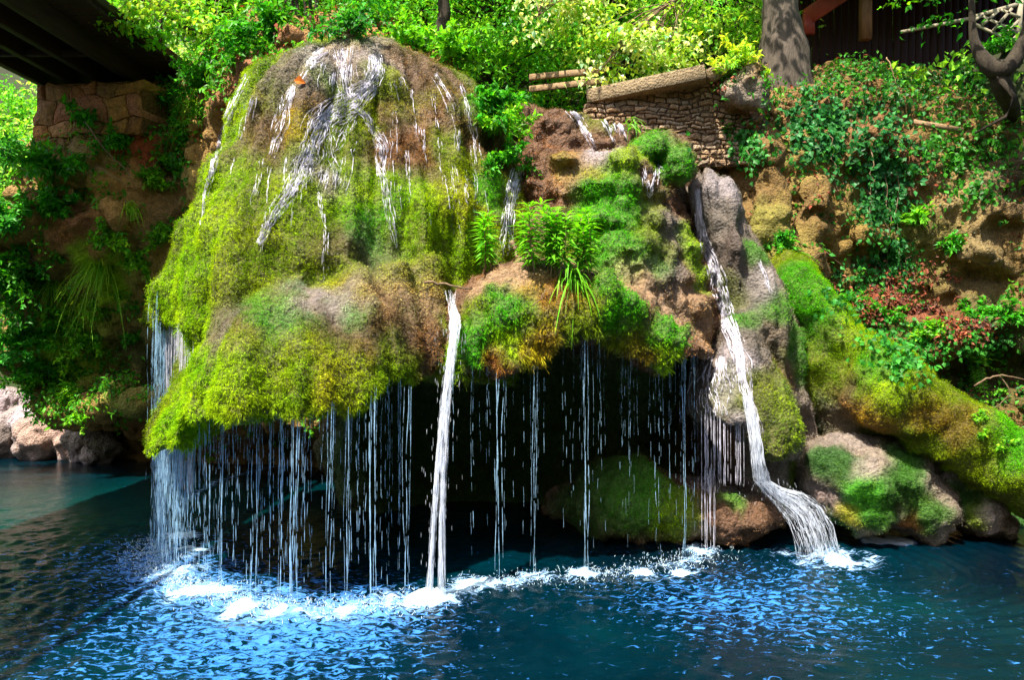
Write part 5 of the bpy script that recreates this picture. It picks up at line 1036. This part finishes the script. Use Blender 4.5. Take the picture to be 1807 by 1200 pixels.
R('pale spray patch below the fan on the dome', [[(x, 300 + random.uniform(-6, 6), 8), (x - 4, 318, 9), (x - 10, 336, 8)] for x in (532, 546, 560, 574, 588, 602)], 27, .0055, .8, multi=True)
R('thin stream right of the broad one, zigzag down to the green moss', [(622, 186, 5), (648, 205, 5), (662, 235, 6), (675, 262, 9), (674, 300, 6), (680, 340, 5), (686, 380, 5), (697, 440, 3)], 42, 0.0068)
R('faint drip line below the spray patch', [(563, 340, 6), (570, 380, 5), (572, 430, 5), (568, 500, 6)], 22, 0.0050, .4)
R('stream along the left shoulder of the dome', [(436, 132, 5), (418, 165, 6), (402, 205, 6), (388, 250, 5), (374, 300, 4), (362, 350, 4), (355, 400, 3)], 33, 0.0074)
R('short stream left of the orange leaf on the dome', [(520, 152, 4), (512, 180, 5), (502, 215, 9), (490, 245, 8), (478, 280, 6)], 30, 0.0062)
R('small stream from the left end of the crest', [(575, 88, 10), (552, 108, 7), (540, 130, 5), (528, 150, 4)], 28, 0.0068)
R('narrow trickle on the right shoulder of the dome', [(768, 130, 4), (785, 160, 4), (800, 190, 5), (808, 230, 4), (806, 270, 3)], 19, 0.0056, .5)
R('outer trickle on the right shoulder of the dome', [(812, 150, 3), (820, 180, 4), (826, 215, 3), (836, 260, 3), (842, 320, 4), (840, 370, 5)], 19, 0.0050, .5)
R('stream in the gully between dome and terrace', [(915, 300, 7), (905, 335, 6), (898, 370, 6), (896, 410, 9), (894, 452, 10)], 65, 0.0074)
R('white stream on the top tier of the terrace, left one', [(1003, 188, 5), (1016, 205, 5), (1030, 228, 5), (1042, 248, 4), (1052, 264, 4)], 36, 0.0068)
R('white stream on the top tier, middle one of three', [(1066, 212, 4), (1076, 228, 4), (1084, 250, 5)], 25, 0.0074)
R('white stream on the top tier, right one of three', [(1082, 212, 4), (1095, 228, 4), (1104, 248, 5)], 25, 0.0074)
R('trickle over the rimstone steps left of the grey buttress', [(1135, 295, 5), (1140, 320, 6), (1145, 345, 6), (1160, 290, 4), (1172, 300, 4)], 25, 0.0050, .4)
R('narrow cascade down the cleft of the grey buttress', [(1230, 335, 3), (1233, 380, 4), (1240, 425, 6), (1256, 465, 9), (1268, 510, 10), (1280, 555, 9), (1297, 595, 9), (1307, 640, 10), (1316, 690, 8), (1328, 735, 7), (1336, 770, 7)], 128, 0.0081)
R('thin wet thread on the right half of the buttress', [(1338, 460, 3), (1350, 490, 4), (1362, 520, 4)], 16, 0.0050)
R('wet veil over the lower lobe beside the cascade', [(1275, 630, 16), (1268, 660, 22), (1265, 700, 26), (1268, 735, 26)], 71, 0.0037, .6)
R('water sliding over the damp ledge under the veil', [(1250, 830, 20), (1245, 860, 24), (1240, 890, 22)], 57, 0.0043, .5)

for k_, (lab, x0, x1, y0, y1) in enumerate([('fine water threads veiling the left half of the dome', 430, 560, 130, 420), ('fine water threads veiling the brown right half of the dome', 690, 850, 130, 440), ('fine wet glints dripping over the crest of the dome', 540, 720, 95, 200)]):
    mb_paths = []
    path = []
    for j in range(9):
        xa = x0 + (x1 - x0) * (j + random.random() * .6) / 9; sp = (xa - 620) / 260
        ya = y0 + random.uniform(0, .5) * (y1 - y0) + abs(sp) * 40 * (k_ < 2); yb_ = ya + random.uniform(.25, .6) * (y1 - y0)
        path.append([(xa, ya, 4), (xa + sp * 14, (ya + yb_) / 2, 5), (xa + sp * 34, yb_, 4)])
    R(lab, path, 26, .0055, .5, multi=True)
# ------------------------------------------------------------------ free falling water
def fall_strand(mb, A, w, seed, gap=.0, dash=None):
    """a falling rope of water along A; broken into lengths where gap > 0"""
    m = len(A); i = 0; lens = dash or (4, 14)
    while i < m - 2:
        k = min(m - i, random.randint(*lens)); B = A[i:i + k]
        if k >= 3 and random.random() > gap * (i / m + .15):
            r = .72 * w * random.uniform(.5, 1.3) * np.sin(np.linspace(.25, math.pi - .12, k)) ** .6; r = r * (1 + .45 * vnoise(np.arange(k) * .8 + seed * 7, np.zeros(k), np.zeros(k)))
            tube(mb, B, np.maximum(r, .0012), 4, cap=False)
        i += k if gap == 0 else k + random.randint(0, 1 + int(3 * gap))
        if gap == 0: i -= 1
def drop_path(x, y, z0, vx=0., vy=-.15, z1=0., step=.035):
    z = np.arange(z0, z1, -step); t = np.sqrt(np.maximum(0, (z0 - z)) * 2 / 9.8)
    return np.stack([x + vx * t, y + vy * t, z], 1)
def lip_at(x, y, lo=.15, top=6.):
    for dy in (0, .12, .25, .4, .6):
        best = None
        for o, b in SOLIDS[:3]:
            h = b.ray_cast(Vector((x, y + dy, lo)), Vector((0, 0, 1)), 8)
            if h[0] is not None and (best is None or h[0].z < best): best = h[0].z
        if best is not None and best > .9: return best, dy
    return None, 0
def curtain(label, L, n, dens, w, gap=.75):
    mb = MB()
    for s in range(n):
        t = dens(random.random()); (x, y), = along(L, [t]); x += random.gauss(0, .05); y += abs(random.gauss(0, .12))
        z0, dy = lip_at(x, y)
        if z0 is None: continue
        A = drop_path(x, y + dy, z0 + .05, 0, random.uniform(-.2, .05)); A[:, :2] += .012 * np.stack([vnoise(A[:, 2] * 3 + s, np.zeros(len(A)), np.zeros(len(A))), vnoise(A[:, 2] * 3 + s + 50, np.zeros(len(A)), np.zeros(len(A)))], 1)
        k = int(len(A) * random.uniform(.05, .45)) if random.random() < .5 else 0
        wd = w * random.uniform(.5, 1.4)
        if k > 4: fall_strand(mb, A[:k], wd, s, .15, (6, 16))
        fall_strand(mb, A[k:], wd * .9, s, gap, (3, 8))
    o = mb.build('dripping_curtain', M['fall'], None, True); tag(o, label, 'water curtain', kind='stuff')
curtain('curtain of dripping water falling from the apron of the dome into the pool', LIPA, 600, lambda u: (u * .42 if random.random() < .55 else u), .0042)
curtain('sparse drips falling past the dark cave from the moss curtain', LIPB, 70, lambda u: u, .0032, .9)
def thread(label, px, d, n, w, spread=.02, gap=.25, group='separate threads of falling water', z0=None, vx=0.):
    x = PX(px, d); root = mb = MB()
    zz, dy = lip_at(x, d) if z0 is None else (z0, 0)
    if zz is None: zz, dy = 2.4, 0
    for s in range(n):
        A = drop_path(x + random.gauss(0, spread), d + dy + random.gauss(0, spread), zz + .06, vx)
        ph = random.random() * 50; A[:, 0] += .02 * vnoise(A[:, 2] * 1.6 + ph, np.zeros(len(A)), np.zeros(len(A))); fall_strand(mb, A, w * random.uniform(.6, 1.2), s, gap, (8, 26))
    o = mb.build('falling_thread', M['fall'], None, True, origin=(x, d + dy, 0)); tag(o, label, 'water', group)
for a in [('thick thread of water falling near the middle of the apron', 521, 8.86, 5, .008), ('finer thread just left of the thick middle one', 503, 8.9, 3, .0065), ('thread of water left of the middle of the apron', 455, 9.0, 3, .006), ('thread falling on the left, beside the lime green corner', 398, 9.4, 3, .006), ('thread of water right of the middle of the apron', 583, 8.9, 3, .0065), ('thread falling from the brown edge of the apron', 610, 8.95, 3, .006), ('strong single thread between the apron and the thick jet', 658, 9.15, 4, .009),
          ('faint thread just left of the thick jet', 722, 9.2, 3, .006), ('thread falling from the rusty tip right of the thick jet', 879, 9.9, 4, .008), ('thread in front of the cave, third right of the jet', 942, 9.95, 3, .007), ('thread in the middle of the cave mouth', 1031, 10.1, 4, .0075), ('thin straight thread at the right side of the cave mouth', 1214, 10.6, 3, .0065)]:
    thread(*a)
# water leaving the upper left skirt
mb = MB()
for s in range(46):
    px = random.uniform(294, 345); d_ = np.interp(px, [294, 345], [11.6, 10.35]); x = PX(px, d_); z0 = PZ(np.interp(px, [294, 320, 345], [572, 570, 540]), d_)
    A = drop_path(x, d_, z0 + .05, random.uniform(-.03, .03), -.1, .95); fall_strand(mb, A, .006 * random.uniform(.5, 1.4), s, .3, (8, 30))
o = mb.build('falling_strands', M['rill'], None, True, origin=(PX(320, 11), 11, 3)); tag(o, 'bundle of white strands falling from the dark slot on the left of the dome', 'water', 'separate threads of falling water')
# the thick jet
mb = MB(); ctrl = np.array([P(795, 512, 10.15), P(797, 535, 10.0), P(802, 556, 9.85), P(803, 572, 9.7), P(799, 605, 9.5), P(793, 650, 9.35), P(787, 700, 9.28), P(782, 760, 9.22), P(777, 830, 9.18), P(773, 910, 9.15), P(768, 1062, 9.15)]); wj = np.array([.11, .05, .06, .07, .055, .058, .06, .064, .07, .08, .12])
tt = np.linspace(0, 10, 110)
for s in range(170):
    o_ = random.gauss(0, .55); o_ = np.clip(o_, -1.1, 1.1); B = np.stack([np.interp(tt, np.arange(11), ctrl[:, i]) for i in range(3)], 1); wv = np.interp(tt, np.arange(11), wj)
    br_ = .55 * np.sign(o_) * np.clip((tt - 6) / 4, 0, 1)          # parts into two braids low down
    lat = (o_ * (1 - .5 * np.clip((tt - 6) / 4, 0, 1)) + br_ + .35 * vnoise(tt * 1.3 + s * 3, tt * 0, tt * 0)) * wv * .8
    B[:, 0] += lat; B[:, 1] += RNG.normal(0, .03) ; fall_strand(mb, B[(random.randint(0, 22) if s % 3 else random.randint(10, 60)):], .0085 * random.random() ** 2 + .0018, s, .45 if s % 2 else .2, (6, 26))
for s in range(200):
    k_ = random.uniform(3, 10); c_ = np.array([np.interp(k_, np.arange(11), ctrl[:, i]) for i in range(3)]) + RNG.normal(0, 1, 3) * [.09, .06, .05]; c_[2] = max(c_[2], .06); tube(mb, np.stack([c_, c_ + [0, 0, -.025], c_ + [0, 0, -.06]]), [.001, .003, .001], 4, cap=False)
o = mb.build('water_jet', M['jet'], None, True, origin=P(768, 1048, 9.15)); tag(o, 'thick white jet pouring from the notch between dome and terrace', 'water')
# lower end of the narrow cascade: free fall, then a fan over the ledge
mb = MB(); ctrl = np.array([P(1318, 700, 10.9), P(1328, 740, 10.8), P(1335, 780, 10.75), P(1340, 820, 10.75), P(1347, 850, 10.8), P(1368, 868, 10.85), P(1398, 885, 10.85), P(1425, 910, 10.8), P(1440, 945, 10.75), P(1452, 994, 10.75)]); wj = np.array([.05, .06, .07, .08, .10, .13, .20, .27, .30, .33]); tt = np.linspace(0, 9, 80)
for s in range(210):
    o_ = np.clip(random.gauss(0, .55), -1, 1); B = np.stack([np.interp(tt, np.arange(10), ctrl[:, i]) for i in range(3)], 1); wv = np.interp(tt, np.arange(10), wj)
    dirx = np.interp(tt, [0, 4, 6, 9], [1, 1, .75, .8]); lat = (o_ + .15 * vnoise(tt * 1.4 + s * 3, tt * 0, tt * 0)) * wv
    B[:, 0] += lat * dirx; B[:, 2] += lat * np.interp(tt, [0, 4, 6, 9], [0, 0, .55, .2]); B[:, 1] += RNG.normal(0, .03) + .03
    fall_strand(mb, B[(0 if s % 2 else random.randint(0, 35)):], .0085 * random.random() ** 2 + .0018, s, .4, (5, 22))
for s in range(260):
    k_ = random.uniform(4, 9); c_ = np.array([np.interp(k_, np.arange(10), ctrl[:, i]) for i in range(3)]) + RNG.normal(0, 1, 3) * [.16, .08, .07]; c_[2] = max(c_[2], .02); tube(mb, np.stack([c_, c_ + [.004, 0, -.02], c_ + [.008, 0, -.045]]), [.001, .0035, .001], 4, cap=False)
o = mb.build('cascade_fan', M['jet'], None, True, origin=P(1447, 968, 10.75)); tag(o, 'white cascade dropping off the buttress and fanning over the damp ledge into the pool', 'water')
mb = MB()
for s in range(40):
    px = random.choice([random.uniform(1232, 1262), random.uniform(1262, 1315)]); d_ = 11.15; x = PX(px, d_); A = drop_path(x, d_, PZ(random.uniform(715, 745), d_), 0, -.05, .95 if px > 1262 else .05); fall_strand(mb, A, .006 * random.uniform(.5, 1.4), s, .35, (8, 30))
o = mb.build('falling_strands', M['rill'], None, True, origin=(PX(1270, 11.1), 11.1, 1.)); tag(o, 'white drips falling from the fringed lobe beside the narrow cascade', 'water', 'separate threads of falling water')

# splashes
def splash(label, c, s, n):
    mb = MB(); cx, cy = c
    for k in range(n):
        a = random.random() * 6.28; r = abs(random.gauss(0, .16)) * s; el = random.uniform(.35, 1.35); L = random.uniform(.012, .06) * s ** .5
        p = np.array([math.cos(a) * r, math.sin(a) * r, .01 + abs(random.gauss(0, .045)) * s]); d = np.array([math.cos(a) * math.cos(el), math.sin(a) * math.cos(el), math.sin(el)])
        tube(mb, np.stack([p, p + d * L * .5, p + d * L - [0, 0, L * .25]]), np.array([.004, .006, .002]) * random.uniform(.5, 1.4), 4, cap=False)
    for k in range(int(n * .35)):                       # bubbles and lumps of froth
        a = random.random() * 6.28; r = abs(random.gauss(0, .15)) * s; q = random.uniform(.006, .02) * s ** .5; p = np.array([math.cos(a) * r, math.sin(a) * r * .9, q * .4])
        th = np.linspace(0, math.pi, 5); A = np.stack([np.zeros(5), np.zeros(5), -np.cos(th) * q], 1) + p; tube(mb, A, np.maximum(np.sin(th) * q, 1e-4), 6, cap=False)
    o = mb.build('water_splash', M['foam'], None, True, origin=(cx, cy, .02)); tag(o, label, 'splash', 'splashes where falling water meets the pool')
SL = ['splash farthest back at the left edge of the dripping curtain', 'splash at the left bend of the curtain', 'splash below the lime green corner of the apron', 'small splash left of the middle thread', 'bright splash under the thick middle thread', 'low splash right of the middle thread', 'splash under the single thread beside the jet', 'big white splash under the thick jet', 'small splash right of the jet under the rusty tip', 'splash in the middle in front of the cave', 'splash under the dripping lobe at the right', 'small splash at the right side of the cave mouth', 'largest blinding white splash at the foot of the cascade fan', 'faint splash left of the one in front of the cave', 'faint splash right of the one in front of the cave', 'splash on the left between the farthest and the bend']
for (c, s), lab in zip(IMPACTS, SL): splash(lab, c, s, int(800 * s))
mb = MB()
for k in range(2600):
    L_ = LIPA if random.random() < .68 else LIPB; (x, y), = along(L_, [random.random()]); x += random.gauss(0, .2); y += random.gauss(-.08, .2); el = random.uniform(.5, 1.4); a = random.random() * 6.28; L = random.uniform(.012, .045); p = np.array([x, y, .005 + abs(random.gauss(0, .03))]); d = np.array([math.cos(a) * math.cos(el), math.sin(a) * math.cos(el), math.sin(el)])
    tube(mb, np.stack([p, p + d * L * .5, p + d * L]), np.array([.003, .0038, .0015]), 3, cap=False)
o = mb.build('spray', M['foam'], None, True); tag(o, 'fine spray of drops bouncing along the foot of the dripping curtains', 'spray', kind='stuff')
# ------------------------------------------------------------------ camera, sun and sky
cam = bpy.data.cameras.new('camera'); cam.sensor_width = 36; cam.lens = 36 * F / 1807; cam.clip_end = 1000; cam.clip_start = .1
co = bpy.data.objects.new('camera', cam); COL.objects.link(co); co.location = EYE; co.rotation_euler = (math.radians(90), 0, 0); SC.camera = co
SUN_EL, SUN_AZ = 61, -141           # azimuth clockwise from +Y (behind the falls)
w = bpy.data.worlds.new('World'); SC.world = w; w.use_nodes = True; nt = w.node_tree
bg = nt.nodes['Background']; sky = nt.nodes.new('ShaderNodeTexSky'); sky.sky_type = 'NISHITA'; sky.sun_disc = False; sky.air_density = .8; sky.dust_density = 2.5; sky.ozone_density = .6
sky.sun_elevation = math.radians(SUN_EL); sky.sun_rotation = math.radians(SUN_AZ)
nt.links.new(sky.outputs[0], bg.inputs[0]); bg.inputs[1].default_value = .11
sun = bpy.data.lights.new('sun', 'SUN'); sun.energy = 4.8; sun.angle = math.radians(.5); sun.color = (1, .94, .82)
so = bpy.data.objects.new('sun', sun); COL.objects.link(so)
d = Vector((math.sin(math.radians(SUN_AZ)) * math.cos(math.radians(SUN_EL)), math.cos(math.radians(SUN_AZ)) * math.cos(math.radians(SUN_EL)), math.sin(math.radians(SUN_EL))))
so.rotation_euler = d.to_track_quat('Z', 'Y').to_euler()
SC.view_settings.view_transform = 'Standard'; SC.view_settings.look = 'None'; SC.view_settings.exposure = EXPO; SC.view_settings.gamma = 1
SC.cycles.max_bounces = 6; SC.cycles.diffuse_bounces = 3; SC.cycles.transparent_max_bounces = 12
